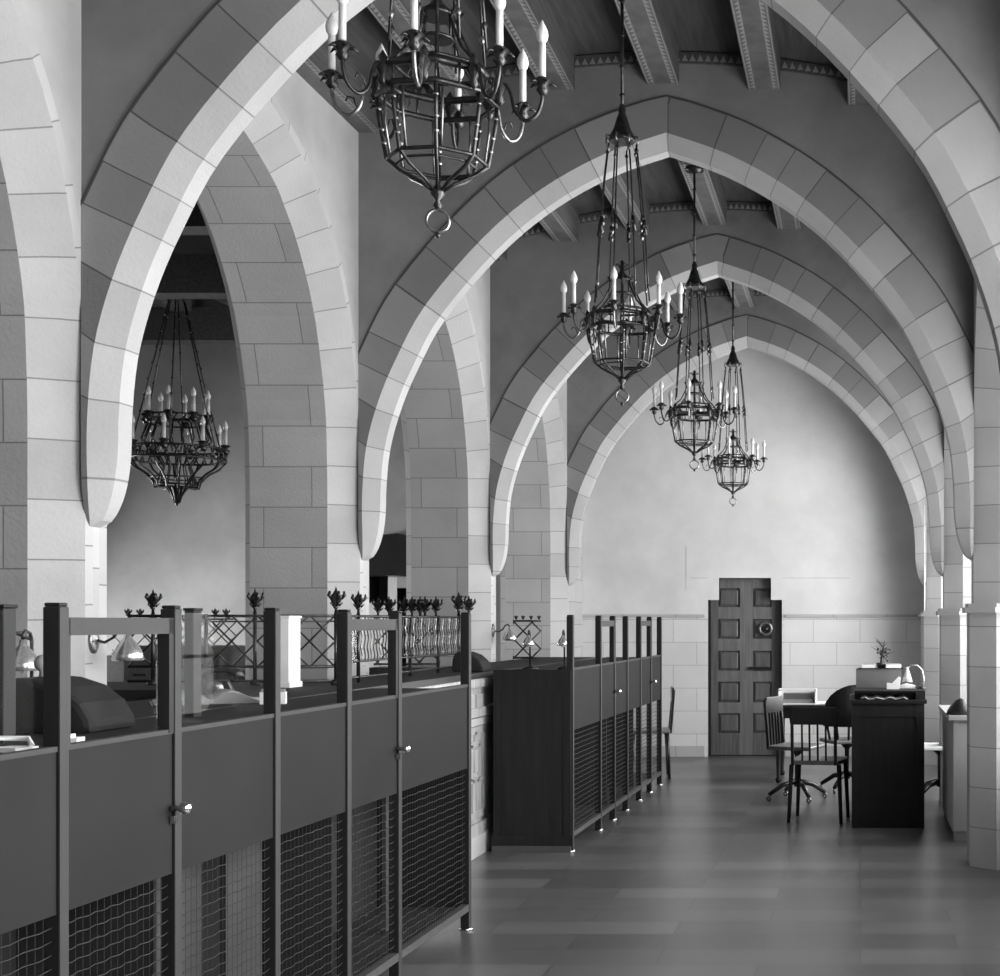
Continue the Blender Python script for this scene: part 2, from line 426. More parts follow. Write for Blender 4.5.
for i, y in enumerate(ycs):
    w = MB(); x = XW - .08
    for yy in (y - WH + .02, y - WH / 3, y + WH / 3, y + WH - .02): w.box((x, yy - .015, WZ0), (x + .04, yy + .015, WZ1), M['winframe'])
    for zz in [WZ0 + .02 + j * (WZ1 - WZ0 - .04) / 6 for j in range(7)]: w.box((x, y - WH, zz - .013), (x + .04, y + WH, zz + .013), M['winframe'])
    o = struct(w.build('window_%d' % (i + 1)))
    p = MB(); p.poly([(x + .02, y - WH, WZ0), (x + .02, y + WH, WZ0), (x + .02, y + WH, WZ1), (x + .02, y - WH, WZ1)], M['glass']); p.build('pane', o)

# pier plinths with a moulded cap on the window side
for k in range(-1, 5):
    y0, y1 = YK(k, .755), YK(k, .92)
    if k == 4: y1 = YE - .0
    p = MB(); x0 = XR - .03
    p.prism([(x0 + .16, y0), (x0, y0 + .15), (x0, y1 - .15 if k < 4 else y1), (x0 + .16, y1), (XR + .25, y1), (XR + .25, y0)], 2, 0, EYE + .06, M['pier'])
    p.prism([(x0 + .15, y0 - .03), (x0 - .03, y0 + .14), (x0 - .03, y1 - .14 if k < 4 else y1), (x0 + .15, y1 + (.03 if k < 4 else 0)), (XR + .25, y1 + (.03 if k < 4 else 0)), (XR + .25, y0 - .03)], 2, EYE + .06, EYE + .095, M['pier'])
    p.prism([(x0 + .16, y0 - .01), (x0 - .01, y0 + .14), (x0 - .01, y1 - .14 if k < 4 else y1), (x0 + .16, y1), (XR + .25, y1), (XR + .25, y0 - .01)], 2, EYE + .095, EYE + .12, M['pier'])
    struct(p.build('trim_pier_base_%d' % (k + 2)))

# floor / ceilings
XA = -9.9
f = MB(); f.poly([(XA, YB, 0), (XW, YB, 0), (XW, YE + .5, 0), (XA, YE + .5, 0)], M['floor'])
struct(f.build('floor'))
c = MB(); nx = 16
for j in range(nx):
    xa = -2.1 + 4.2 * j / nx; xb = -2.1 + 4.2 * (j + 1) / nx
    c.poly([(XC + xa, YB, EYE + CAMB(xa) + .21), (XC + xb, YB, EYE + CAMB(xb) + .21), (XC + xb, YE, EYE + CAMB(xb) + .21), (XC + xa, YE, EYE + CAMB(xa) + .21)], M['ceil'])
for (xa, xb) in ((XA, XL), (XR, XW + .4)): c.poly([(xa, YB, ZT), (xb, YB, ZT), (xb, YE + .4, ZT), (xa, YE + .4, ZT)], M['ceil'])
ceil = struct(c.build('ceiling'))
for k in range(0, 6):
    ya, yb = (YK(k - 1, .884) if k > 0 else YB), (YK(k, .81) if k < 5 else YE)
    for xb in (-1.96, -1.33, -.70, -.02, .64, 1.29, 1.93):
        z = EYE + CAMB(xb); w = .105
        b = MB(); x0, x1 = XC + xb - w, XC + xb + w
        zt = z + .26
        b.poly([(x0, ya, z), (x1, ya, z), (x1, yb, z), (x0, yb, z)], M['beam'], [(0, ya), (1, ya), (1, yb), (0, yb)])
        b.poly([(x0, ya, z), (x0, ya, zt), (x0, yb, zt), (x0, yb, z)], M['beamside']); b.poly([(x1, ya, z), (x1, ya, zt), (x1, yb, zt), (x1, yb, z)], M['beamside'])
        b.build('beam', ceil)
# aisle roof beams
for j, d in enumerate((1.3, 1.95, 2.6, 3.25, 3.9, 4.55)):
    b = MB(); b.box((XA, d * S - .12, EYE + 2.95), (XLB, d * S + .12, EYE + 3.3), M['ceil'])
    b.build('beam', ceil)
b = MB(); b.box((-7.2, YB, EYE + 3.25), (-7.0, YE, EYE + 3.5), M['ceil']); b.build('beam', ceil)

# end wall of the hall with the door opening (shouldered head)
dz = lambda py: EYE + (622 - py) * 5.08 / K
dx = lambda px: (px - 860) * 5.08 / K
Lx0, Lx1, Lx2, Lx3 = dx(708), dx(719), dx(771), dx(782); Zs, Zt_ = dz(600), dz(578)
e = MB()
cap_z = EYE + .075
def rectE(x0, x1, z0, z1, mt, y=YE): e.poly([(x0, y, z0), (x1, y, z0), (x1, y, z1), (x0, y, z1)], mt)
rectE(XL - .7, Lx0, 0, cap_z, M['dado']); rectE(Lx3, XR + .6, 0, cap_z, M['dado'])
rectE(XL - .7, Lx0, cap_z, ZT, M['plaster_light']); rectE(Lx3, XR + .6, cap_z, ZT, M['plaster_light'])
rectE(Lx0, Lx3, Zt_, ZT, M['plaster_light'])
rectE(Lx0, Lx1, Zs, Zt_, M['plaster_light']); rectE(Lx2, Lx3, Zs, Zt_, M['plaster_light'])
op = [(Lx0, 0), (Lx0, Zs), (Lx0 + .035, Zs), (Lx0 + .06, Zs + .12), (Lx1, Zs + .15), (Lx1, Zt_), (Lx2, Zt_), (Lx2, Zs + .15), (Lx3 - .06, Zs + .12), (Lx3 - .035, Zs), (Lx3, Zs), (Lx3, 0)]
for a, b2 in zip(op[:-1], op[1:]): e.poly([(a[0], YE, a[1]), (b2[0], YE, b2[1]), (b2[0], YE + .22, b2[1]), (a[0], YE + .22, a[1])], M['frame_dark'])
endw = struct(e.build('wall_end'))
t = MB()
for (a, b2) in ((XL - .05, Lx0 - .04), (Lx3 + .04, XR)):
    t.box((a, YE - .025, cap_z - .02), (b2, YE, cap_z + .015), M['pier'])
    t.box((a, YE - .02, 0), (b2, YE, .13), M['pier'])
struct(t.build('baseboard_end'))
# joint lines incised in the upper end wall
j = MB()
for (px, y0, y1) in ((686, 546, 590),): j.box((dx(px) - .006, YE - .002, dz(y1)), (dx(px) + .006, YE, dz(y0)), M['radiator'])
for (py, x0, x1) in ((578, 690, 708), (578, 782, 850),): j.box((dx(x0), YE - .002, dz(py) - .005), (dx(x1), YE, dz(py) + .005), M['radiator'])
j.build('stone_joint', endw)
# the door leaf
dy = YE + .12
d = MB()
d.prism([(Lx0 - .01, -.01), (Lx3 + .01, -.01), (Lx3 + .01, Zs + .01), (Lx2 + .01, Zs + .16), (Lx2 + .01, Zt_ + .01), (Lx1 - .01, Zt_ + .01), (Lx1 - .01, Zs + .16), (Lx0 - .01, Zs + .01)], 1, dy + .04, dy + .10, M['door'])
door = struct(d.build('door_1'))
lx0, lx3 = dx(714), dx(771)
st = MB()
rows = [(588, 607), (619, 639), (651, 671), (682, 703), (714, 734)]
cols = [(717, 739), (752, 771)]
st.box((Lx0 + .02, dy, .01), (dx(717), dy + .04, Zs), M['door']); st.box((dx(739), dy, .01), (dx(752), dy + .04, Zt_ - .01), M['doorlight']); st.box((dx(771), dy, .01), (Lx3 - .02, dy + .04, Zs), M['door'])
zz = [dz(734), dz(714), dz(703), dz(682), dz(671), dz(651), dz(639), dz(619), dz(607), dz(588)]
rl = [(.01, zz[0])] + [(zz[i], zz[i + 1]) for i in (1, 3, 5, 7)] + [(zz[9], Zt_ - .01)]
for a, b2 in rl:
    for c0, c1 in cols: st.box((dx(c0), dy, a), (dx(c1), dy + .04, b2), M['doorlight' if a > .1 else 'door'])
st.build('stile_and_rail', door)
for (a, b2) in [(zz[0], zz[1]), (zz[2], zz[3]), (zz[4], zz[5]), (zz[6], zz[7]), (zz[8], zz[9])]:
    for c0, c1 in cols:
        p = MB(); x0, x1 = dx(c0), dx(c1); i = .035
        o1 = [(x0, a), (x1, a), (x1, b2), (x0, b2)]; o2 = [(x0 + i, a + i), (x1 - i, a + i), (x1 - i, b2 - i), (x0 + i, b2 - i)]
        for n_ in range(4):
            m_ = (n_ + 1) % 4
            p.poly([(o1[n_][0], dy + .036, o1[n_][1]), (o1[m_][0], dy + .036, o1[m_][1]), (o2[m_][0], dy + .012, o2[m_][1]), (o2[n_][0], dy + .012, o2[n_][1])], M['door'])
        p.poly([(q_[0], dy + .012, q_[1]) for q_ in o2], M['door'])
        p.build('panel', door)
kn = MB(); kc = (dx(765), dy - .02, dz(629)); kn.torus(kc, .07, .022, M['ironbright'], 'y', 20, 8); kn.lathe([(0, -.03), (.05, -.02), (.05, .02), (0, .03)], M['iron'], kc, 14)
tag(kn.build('round_plate', door), 'round metal plate on the upper right panel')
hd = MB(); hd.box((dx(748), dy - .03, dz(670)), (dx(770), dy, dz(667)), M['black']); hd.build('push_bar', door)

# aisle end wall, far side wall, wall behind the camera
a = MB()
def rectA(x0, x1, z0, z1, mt): a.poly([(x0, YE, z0), (x1, YE, z0), (x1, YE, z1), (x0, YE, z1)], mt)
wx = [dx(369), dx(388)]; wz = [dz(603), dz(568)]; ox = [dx(397), dx(408)]; oz = dz(588)
rectA(XA, wx[0], 0, ZT, M['plaster_aisle']); rectA(wx[0], wx[1], 0, wz[0], M['plaster_light']); rectA(wx[0], wx[1], wz[1], ZT, M['plaster_aisle'])
rectA(wx[1], ox[0], 0, dz(565), M['plaster_light']); rectA(wx[1], ox[0], dz(565), ZT, M['plaster_aisle'])
rectA(ox[0], ox[1], oz, ZT, M['plaster_aisle']); rectA(ox[1], XL - .6, 0, ZT, M['plaster_aisle'])
for (x0, x1, z0, z1, mt) in ((wx[0], wx[1], wz[0], wz[1], M['grey']), (ox[0], ox[1], 0, oz, M['inner'])):
    a.poly([(x0, YE + .35, z0), (x1, YE + .35, z0), (x1, YE + .35, z1), (x0, YE + .35, z1)], mt)
    for (p_, q_) in (((x0, z0), (x0, z1)), ((x0, z1), (x1, z1)), ((x1, z1), (x1, z0)), ((x1, z0), (x0, z0))):
        a.poly([(p_[0], YE, p_[1]), (q_[0], YE, q_[1]), (q_[0], YE + .35, q_[1]), (p_[0], YE + .35, p_[1])], M['black'])
struct(a.build('wall_aisle_end'))
h = MB(); h.prism([(dx(366), dz(577)), (dx(412), dz(577)), (dx(412), dz(536)), (dx(366), dz(540))], 1, YE - .5, YE - .01, M['black'])
h.prism([(wx[0], dz(574)), (wx[0], dz(567)), (wx[0] + .05, dz(562)), (wx[1] - .05, dz(562)), (wx[1], dz(567)), (wx[1], dz(574)), (wx[1] - .04, dz(571)), (wx[0] + .04, dz(571))], 1, YE - .12, YE - .01, M['iron'])
struct(h.build('trim_hood'))
w = MB()
w.poly([(XA, YB, 0), (XA, YE, 0), (XA, YE, ZT), (XA, YB, ZT)], M['plaster_aisle']); struct(w.build('wall_aisle'))
w = MB(); w.poly([(XA, YB, 0), (XW, YB, 0), (XW, YB, ZT), (XA, YB, ZT)], M['plaster_light']); struct(w.build('wall_back'))
# light conduit running down pier 4
w = MB(); p0 = W(923, 500, 4.78); p1 = W(923, 690, 4.78); w.tube([(XR - .02, p0[1] + .1, EYE + 1.3), (XR - .02, p0[1] + .1, EYE - .7)], .008, M['marble'], 6)
struct(w.build('trim_conduit'))

# ------------------------------------------------------------------ chandeliers
def candle_parts(parent, x, y, zc, ang, cl=.15):
    pass
def make_chandelier():
    root = empty('chandelier', (0, 0, 0))
    zb = 0.0                                   # local z = above eye height
    P = lambda r, a, z: (r * math.sin(a), -r * math.cos(a), z)
    c = MB(); c.tube([(0, 0, 2.72), (0, 0, 3.45)], .009, M['iron'], 8)
    for z in (2.74, 2.80, 2.95, 3.12, 3.3): c.lathe([(0, -.02), (.018, 0), (0, .02)], M['iron'], (0, 0, z), 8)
    c.lathe([(.0, 0), (.07, .02), (.07, .05), (0, .06)], M['iron'], (0, 0, 3.42), 12)
    c.build('ceiling_rod', root)
    c = MB(); c.lathe([(.066, 2.55), (.072, 2.56), (.066, 2.58), (.045, 2.62), (.028, 2.68), (.018, 2.70), (.022, 2.72), (.012, 2.74)], M['iron'], (0, 0, 0), 16)
    for i in range(8):
        a = 2 * PI * (i + .5) / 8; c.tube([P(.066, a, 2.57), P(.088, a, 2.575), P(.09, a, 2.545), P(.078, a, 2.53)], .005, M['ironbright'], 5)
    c.build('bell', root)
    for i in range(8):
        a = 2 * PI * (i + .5) / 8 + .05
        r_ = MB(); pts = [P(.078, a, 2.53), P(.10, a, 2.35), P(.122, a, 2.12), P(.135, a, 1.9), P(.15, a, 1.70)]
        r_.tube(pts, .0048, M['iron'], 6)
        for z, rr in ((2.50, .011), (2.14, .013), (2.10, .016), (2.06, .013), (1.78, .010)):
            t = (2.53 - z) / .83; r_.lathe([(0, -.02), (rr, 0), (0, .02)], M['iron' if i % 2 else 'ironbright'], P(.078 + .072 * t, a, z), 8)
        r_.tube([P(.118, a, 2.13), P(.128, a + .05, 2.05)], .011, M['iron'], 6)
        r_.build('suspension_rod', root)
    h = MB()
    for z, r, t in ((1.655, .125, .006), (1.62, .172, .0115), (1.56, .172, .009), (1.375, .146, .006), (1.36, .12, .004)): 
        # octagonal hoops, like the photographed ones
        pts = [P(r, 2 * PI * i / 8, z) for i in range(8)]; pp = []
        for i in range(8):
            A, B = Vector(pts[i]), Vector(pts[(i + 1) % 8]); 
            for s_ in range(4): pp.append(A.lerp(B, s_ / 4))
        if z not in (1.62, 1.56): h = MB()
        h.tube(pp, t, M['iron'], 6, closed=True)
        if z not in (1.62, 1.56): h.build('hoop', root); h = MB() if z > 1.6 else h
        if z == 1.56: hh_ = h
    h = hh_
    for i in range(16):
        a = 2 * PI * i / 16; h.tube([P(.170, a, 1.56), P(.172, a, 1.62)], .004, M['iron'], 5)
    h.build('hoop', root)
    for i in range(8):
        a = 2 * PI * i / 8
        b = MB(); b.tube([P(.172, a, 1.56), P(.168, a, 1.50), P(.158, a, 1.44), P(.146, a, 1.375), P(.11, a, 1.345), P(.05, a, 1.315), P(.015, a, 1.29)], [.006, .007, .006, .007, .006, .006, .005], M['iron'], 6)
        b.tube([P(.150, a + .12, 1.55), P(.150, a + .12, 1.48), P(.135, a + .1, 1.38)], .004, M['ironbright'], 5)
        for z in (1.52, 1.46, 1.42): b.lathe([(0, -.01), (.010, 0), (0, .01)], M['ironbright'], P(.165 - (1.5 - z) * .15, a, z), 8)
        b.tube([P(.172, a, 1.62), P(.14, a, 1.66), P(.10, a, 1.70), P(.07, a, 1.76), P(.055, a, 1.80), P(.075, a, 1.83)], .005, M['iron'], 5)
        b.build('rib', root)
    l = MB()
    l.lathe([(.045, 1.74), (.05, 1.745), (.045, 1.75)], M['iron'], (0, 0, 0), 12)
    for i in range(6):
        a = 2 * PI * i / 6; l.tube([P(.042, a, 1.745), P(.042, a, 1.81)], .004, M['iron'], 5)
    l.lathe([(.055, 1.81), (.05, 1.825), (.03, 1.84), (.012, 1.86), (.008, 1.92)], M['iron'], (0, 0, 0), 12)
    for i in range(6):
        a = 2 * PI * i / 6 + .3; l.tube([P(.006, a, 1.885), P(.03, a, 1.90), P(.045, a, 1.893)], .003, M['iron'], 4)
    l.tube([(0, 0, 1.66), (0, 0, 1.74)], .006, M['iron'], 6)
    l.build('lantern', root)
    pr = MB(); pr.lathe([(.006, 1.232), (.014, 1.245), (.006, 1.262), (.022, 1.28), (.018, 1.295), (.006, 1.31)], M['iron'], (0, 0, 0), 10)
    pr.torus((0, 0, 1.20), .033, .0055, M['ironbright'], 'y', 20, 6); pr.lathe([(.003, 1.148), (.009, 1.158), (.003, 1.17)], M['iron'], (0, 0, 0), 8)
    pr.build('pendant_ring', root)
    for i in range(8):
        a = 2 * PI * i / 8 - math.radians(10)
        cv = interp([(.172, 1.60), (.198, 1.615), (.216, 1.585), (.228, 1.535), (.258, 1.508), (.29, 1.525), (.306, 1.565), (.308, 1.60)], 4)
        m = MB(); m.tube([P(q_.x, a, q_.y) for q_ in cv], .006, M['iron' if i % 3 else 'ironbright'], 6)
        m.lathe([(.003, 1.55), (.016, 1.565), (.010, 1.58), (.022, 1.60), (.010, 1.622), (.014, 1.635), (.002, 1.655)], M['iron'], P(.182, a, 0), 8)
        m.tube([P(.235, a, 1.53), P(.245, a, 1.56), P(.262, a, 1.565), P(.268, a, 1.55)], .003, M['iron'], 5)
        m.lathe([(.008, 1.585), (.02, 1.60), (.013, 1.612), (.03, 1.628), (.02, 1.636), (.014, 1.64)], M['iron'], P(.308, a, 0)[:2] + (0,), 10)
        for j in range(5):
            a2 = 2 * PI * j / 5; cx, cy, _ = P(.308, a, 0)
            m.tube([(cx, cy, 1.62), (cx + .03 * math.cos(a2), cy + .03 * math.sin(a2), 1.624), (cx + .042 * math.cos(a2), cy + .042 * math.sin(a2), 1.615)], [.005, .006, .002], M['iron'], 4)
        arm = m.build('arm', root)
        cd = MB(); x, y, _ = P(.308, a, 0); cd.lathe([(.0105, 1.635), (.0105, 1.742), (.009, 1.745)], M['candle'], (x, y, 0), 10); cd.build('candle', arm)
        bl = MB(); bl.lathe([(.009, 1.743), (.016, 1.755), (.0185, 1.768), (.0165, 1.782), (.009, 1.798), (.003, 1.810), (0, 1.814)], M['bulb'], (x, y, 0), 12); bl.build('bulb', arm)
    return root
ch = make_chandelier()
names = ['wrought iron chandelier of eight electric candles, the nearest and largest, cut by the top edge',
         'wrought iron chandelier hanging second from the camera, its bell against the second arch',
         'wrought iron chandelier hanging third from the camera, between the middle pair of arches',
         'smallest and farthest wrought iron chandelier of the hall row, in front of the end wall']
for i, nme in enumerate(names):
    o = ch if i == 0 else copy_tree(ch)
    o.location = (XC, (1.29 + i) * S, EYE); o.rotation_euler = (0, 0, math.radians([15, 12, 9, 8][i]))
    tag(o, nme, 'chandelier', 'iron chandeliers down the hall')

# the aisle chandelier: two tiers of candles over a pierced bowl
def aisle_chandelier():
    D = 4.0; s = D / K
    x, y, _ = W(177, 500, D)
    root = empty('chandelier', (x, y, EYE), 0, 'dark two-tier iron chandelier hanging in the side aisle beyond the left arch', 'chandelier')
    zz = lambda py: (622 - py) * s
    P = lambda r, a, z: (r * math.sin(a), -r * math.cos(a), z)
    c = MB(); c.tube([(0, 0, zz(300)), (0, 0, 3.3)], .012, M['iron'], 8); c.build('ceiling_rod', root)
    for i in range(6):
        a = 2 * PI * i / 6 + .3
        r = MB(); r.tube([P(.07, a, zz(300)), P(.22, a, zz(370)), P(.40, a, zz(448))], .007, M['iron'], 5)
        for q_ in range(9):
            t = q_ / 9; r.lathe([(0, -.02), (.014, 0), (0, .02)], M['iron'], P(.07 + .33 * t, a, zz(300 + 148 * t)), 6)
        r.build('chain', root)
    h = MB()
    for z, r, t in ((zz(449), .42, .012), (zz(460), .42, .012)): h.torus((0, 0, z), r, t, M['iron'], 'z', 32, 6)
    for i in range(32):
        a = 2 * PI * i / 32; h.tube([P(.42, a, zz(460)), P(.42, a + .1, zz(449))], .008, M['iron'], 4); h.tube([P(.42, a + .1, zz(460)), P(.42, a, zz(449))], .008, M['iron'], 4)
    h.build('hoop', root); h = MB()
    for z, r, t in ((zz(485), .17, .01), (zz(478), .22, .008)): q_ = MB(); q_.torus((0, 0, z), r, t, M['iron'], 'z', 32, 6); q_.build('hoop', root)
    for z, r, t in ((zz(416), .24, .010), (zz(424), .24, .01)): h.torus((0, 0, z), r, t, M['iron'], 'z', 32, 6)
    for i in range(20):
        a = 2 * PI * i / 20; h.tube([P(.24, a, zz(424)), P(.24, a + .15, zz(416))], .008, M['iron'], 4); h.tube([P(.24, a, zz(424)), P(.30, a, zz(440)), P(.22, a, zz(449))], .008, M['iron'], 4)
    h.build('hoop', root)
    b = MB()
    for i in range(12):
        a = 2 * PI * i / 12
        b.tube([P(.42, a, zz(460)), P(.36, a, zz(468)), P(.27, a, zz(474)), P(.20, a, zz(482)), P(.19, a, zz(488)), P(.09, a, zz(487)), P(.04, a, zz(496)), P(.02, a, zz(503))], .010, M['iron'], 5)
        b.tube([P(.17, a, zz(485)), P(.12, a, zz(466)), P(.2, a, zz(452))], .007, M['iron'], 5)
    b.lathe([(.004, zz(506)), (.025, zz(502)), (.015, zz(499)), (.035, zz(492)), (.05, zz(487))], M['iron'], (0, 0, 0), 10)
    b.build('bowl', root)
    for n, r, zc in ((8, .40, zz(447)), (8, .25, zz(417))):
        for i in range(n):
            a = 2 * PI * (i + .25) / n; X, Y, _ = P(r + .02, a, 0)
            m = MB(); m.lathe([(.02, zc - .07), (.045, zc - .03), (.02, zc - .01), (.05, zc + .02), (.015, zc + .03)], M['iron'], (X, Y, 0), 8); arm = m.build('candle_cup', root)
            cd = MB(); cd.lathe([(.018, zc + .02), (.018, zc + .17)], M['candle'], (X, Y, 0), 8); cd.build('candle', arm)
            bl = MB(); bl.lathe([(.018, zc + .17), (.026, zc + .20), (.015, zc + .235), (0, zc + .26)], M['bulb'], (X, Y, 0), 8); bl.build('bulb', arm)
    return root
aisle_chandelier()

# ------------------------------------------------------------------ glazed partitions
def Xf(D): return (-893 + (D - 1.04) * 17) / K
def woven(mb, s0, s1, z0, z1, y):
    n = int((z1 - z0) / .034)
    for i in range(1, n):
        z = z0 + (z1 - z0) * i / n
        pts = [(s0 + (s1 - s0) * j / 14, y + .003 * (-1) ** j, z + .0008 * (-1) ** j) for j in range(15)]
        mb.tube(pts, .0021, M['wire'], 4, cap=False)
    m_ = int((s1 - s0) / .034)
    for j in range(1, m_):
        s = s0 + (s1 - s0) * j / m_; mb.tube([(s, y + .004, z0), (s, y + .004, z1)], .0009, M['inner'], 3, cap=False)
def partition(D0, D1, posts, gates, label, endpanel, depth=.495, inner=()):
    x0, y0, x1, y1 = Xf(D0), D0 * S, Xf(D1), D1 * S
    ang = math.atan2(y1 - y0, x1 - x0)
    root = empty('glazed_partition', (x0, y0, 0), ang, label, 'partition')
    sc = math.hypot(x1 - x0, y1 - y0) / (D1 - D0)
    ss = [(d - D0) * sc for d in posts]; Lh = ss[-1]
    zt = EYE + .04; zp = EYE - .33; zm = EYE - .753; zb = .10
    # local x runs down the hall, local -y towards the aisle is +y (left of travel)
    def lb(mb, a, b, mt): return mb.box((a[0], a[1], a[2]), (b[0], b[1], b[2]), mt)
    for i, s in enumerate(ss):
        p = MB(); w = .021
        p.box((s - w, -.012, .0), (s + w, .034, zt), M['post'], {'-x': M['postdark']})  # side towards the camera painted darker: shade put into the colour
        p.box((s - w + .002, -.010, zt), (s + w - .002, .032, zt + .01), M['postdark'])
        p.build('post', root, bevel=.004)
        ft = MB(); ft.lathe([(.035, 0.001), (.035, .008), (.02, .014)], M['knob'], (s, .01, 0), 12); ft.build('foot', root)
    for i in range(len(ss) - 1):
        a, b = ss[i] + .021, ss[i + 1] - .021
        gt = i in gates
        p = MB(); p.box((a, -.002, zm + .0), (b, .018, zp), M['fence']); 
        p.box((a, -.006, zp - .004), (b, .022, zp + .01), M['post'])
        pn = p.build('solid_panel', root)
        if gt:
            f = MB(); t = .042
            f.box((a, -.008, zt - .075), (b, .028, zt - .028), M['post'])
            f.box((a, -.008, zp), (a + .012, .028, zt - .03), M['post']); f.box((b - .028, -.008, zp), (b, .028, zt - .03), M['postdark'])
            fr = f.build('gate_frame', root)
            k = MB(); sk = b - .012; zk = EYE - .556
            k.lathe([(.010, 0), (.007, .02), (.018, .03), (.022, .043), (.014, .055), (0, .058)], M['knob'], (0, 0, 0), 14)
            ko = k.build('knob', fr); ko.rotation_euler = (PI / 2, 0, 0); ko.location = (sk, -.008, zk)
            k = MB(); k.box((sk - .008, -.02, zk - .045), (sk + .008, -.006, zk - .022), M['knob']); k.build('lock', fr)
        zg = zt - (.06 if gt else .012); gl = MB(); gl.poly([(a, .009, zp), (b, .009, zp), (b, .009, zg), (a, .009, zg)], M['glass']); gl.build('pane', root)
        wv = MB(); woven(wv, a, b, zb + .03, zm, .008); wv.build('wire_mesh', root)
        bl = MB(); bl.box((a, -.01, zb), (b, .03, zb + .035), M['rail']); bl.build('bottom_rail', root)
    # body behind the mesh
    b = MB(); b.box((.0, .04, zp - .035), (Lh, depth, zp - .012), M['deskblack']); b.build('desk_shelf', root)
    b = MB(); b.box((0, depth - .02, .08), (Lh, depth, zp - .04), M['inner'])
    b.box((.02, .045, .1), (Lh - .02, depth - .02, .12), M['inner'])
    b.build('back_board', root)
    for (s0, s1, y_) in inner:
        b = MB(); b.box(((s0 - D0) * sc, y_, .13), ((s1 - D0) * sc, y_ + .02, zp - .06), M['innerlight']); b.build('inner_board', root)
    for i, s in enumerate(ss):
        if 0 < i < len(ss) - 1 and i % 2 == 0:
            b = MB(); b.box((s - .01, .06, .12), (s + .01, depth - .02, zp - .04), M['inner']); b.build('divider', root)
    e = MB()
    if endpanel == 'start':
        e.box((-.035, .0, .045), (-.0, depth + .02, zp + .0), M['blackwood'])
        e.box((-.045, -.012, .045), (-.035, depth + .03, .12), M['blackwood']); e.box((-.042, .0, zp - .14), (-.035, depth + .02, zp), M['blackwood'])
        e.box((-.042, .0, .12), (-.035, .05, zp - .14), M['blackwood']); e.box((-.042, depth - .03, .12), (-.035, depth + .02, zp - .14), M['blackwood'])
        e.build('end_panel', root)
        e = MB(); e.box((-.05, -.0, .0), (0, depth + .03, .045), M['rail']); e.build('plinth', root)
    else:
        e.box((Lh + .0, .035, .09), (Lh + .02, depth, zp - .04), M['blackwood']); e.build('end_panel', root)
    return root
partition(.84, 2.227, [.84, 1.115, 1.297, 1.513, 1.718, 1.901, 2.227], (1, 4),
          'long low dark partition at the left front with glazed top, two knobbed gates and wire mesh below', 'end',
          inner=((1.36, 1.475, .20), (1.53, 1.62, .20), (2.03, 2.05, .20)))
partition(2.986, 4.206, [2.986, 3.288, 3.463, 3.64, 3.843, 4.02, 4.206], (1, 4),
          'farther dark glazed partition with wire mesh base and a black end panel facing the camera', 'start', depth=.515)

# ------------------------------------------------------------------ teller counter
CX0, CX1 = -3.14, -2.625; CZ = EYE - .345
ct = empty('teller_counter', (CX1, 2.6 * S, 0), 0, 'carved pale oak teller counter on a marble plinth, seen between the two partitions', 'counter')
def lc(o): o.location = (-CX1, -2.6 * S, 0); return o
ya, yb = 1.0 * S, 4.25 * S
b = MB(); b.box((CX0, ya, .13), (CX1, yb, CZ - .04), M['oak']); lc(b.build('body', ct))
b = MB(); b.box((CX0 - .03, ya - .02, CZ - .04), (CX1 + .035, yb, CZ), M['deskblack'], {'+x': M['darkwood']}); b.box((CX1, ya, CZ - .10), (CX1 + .025, yb, CZ - .04), M['oak']); lc(b.build('countertop', ct))
b = MB(); b.box((CX0, ya, 0), (CX1 + .035, yb, .14), M['marble']); lc(b.build('plinth', ct))
y = 2.02 * S
b = MB()
b.box((CX1, ya, CZ - .30), (CX1 + .03, yb, CZ - .24), M['oak']); b.box((CX1, ya, CZ - .36), (CX1 + .02, yb, CZ - .31), M['marble']); b.box((CX1, ya, .14), (CX1 + .025, yb, .22), M['oak'])
lc(b.build('moulding', ct))
for i in range(6):
    y0 = 2.0 * S + i * .55
    p = MB()
    for (a0, a1, z0, z1) in ((.02, .53, .25, .30), (.02, .53, CZ - .42, CZ - .37), (.02, .07, .25, CZ - .4), (.48, .53, .25, CZ - .4), (.20, .24, .3, .52), (.31, .35, .3, .52), (.07, .48, .50, .53), (.16, .20, .52, .76), (.35, .39, .52, .76), (.16, .39, .74, .78), (.26, .30, .78, CZ - .4)):
        p.box((CX1 - .001, y0 + a0, z0), (CX1 + .014, y0 + a1, z1), M['oak'])
    p.box((CX1, y0 + .235, .57), (CX1 + .02, y0 + .315, .72), M['marble'])
    for zc in (CZ - .2,):
        p.box((CX1, y0 + .05, zc - .05), (CX1 + .012, y0 + .25, zc + .05), M['oak']); p.box((CX1, y0 + .3, zc - .05), (CX1 + .012, y0 + .5, zc + .05), M['oak'])
    lc(p.build('carved_panel', ct))
# return counter through the arcade
rc = MB(); rc.box((-4.7, 2.2 * S, .0), (CX0 - .04, 2.48 * S, CZ - .04), M['darkwood']); rc.box((-4.72, 2.19 * S, CZ - .04), (CX0 - .035, 2.49 * S, CZ), M['deskblack'])
tag(rc.build('cross_counter'), 'dark wooden cross counter behind the lattice grille, running into the aisle', 'counter')

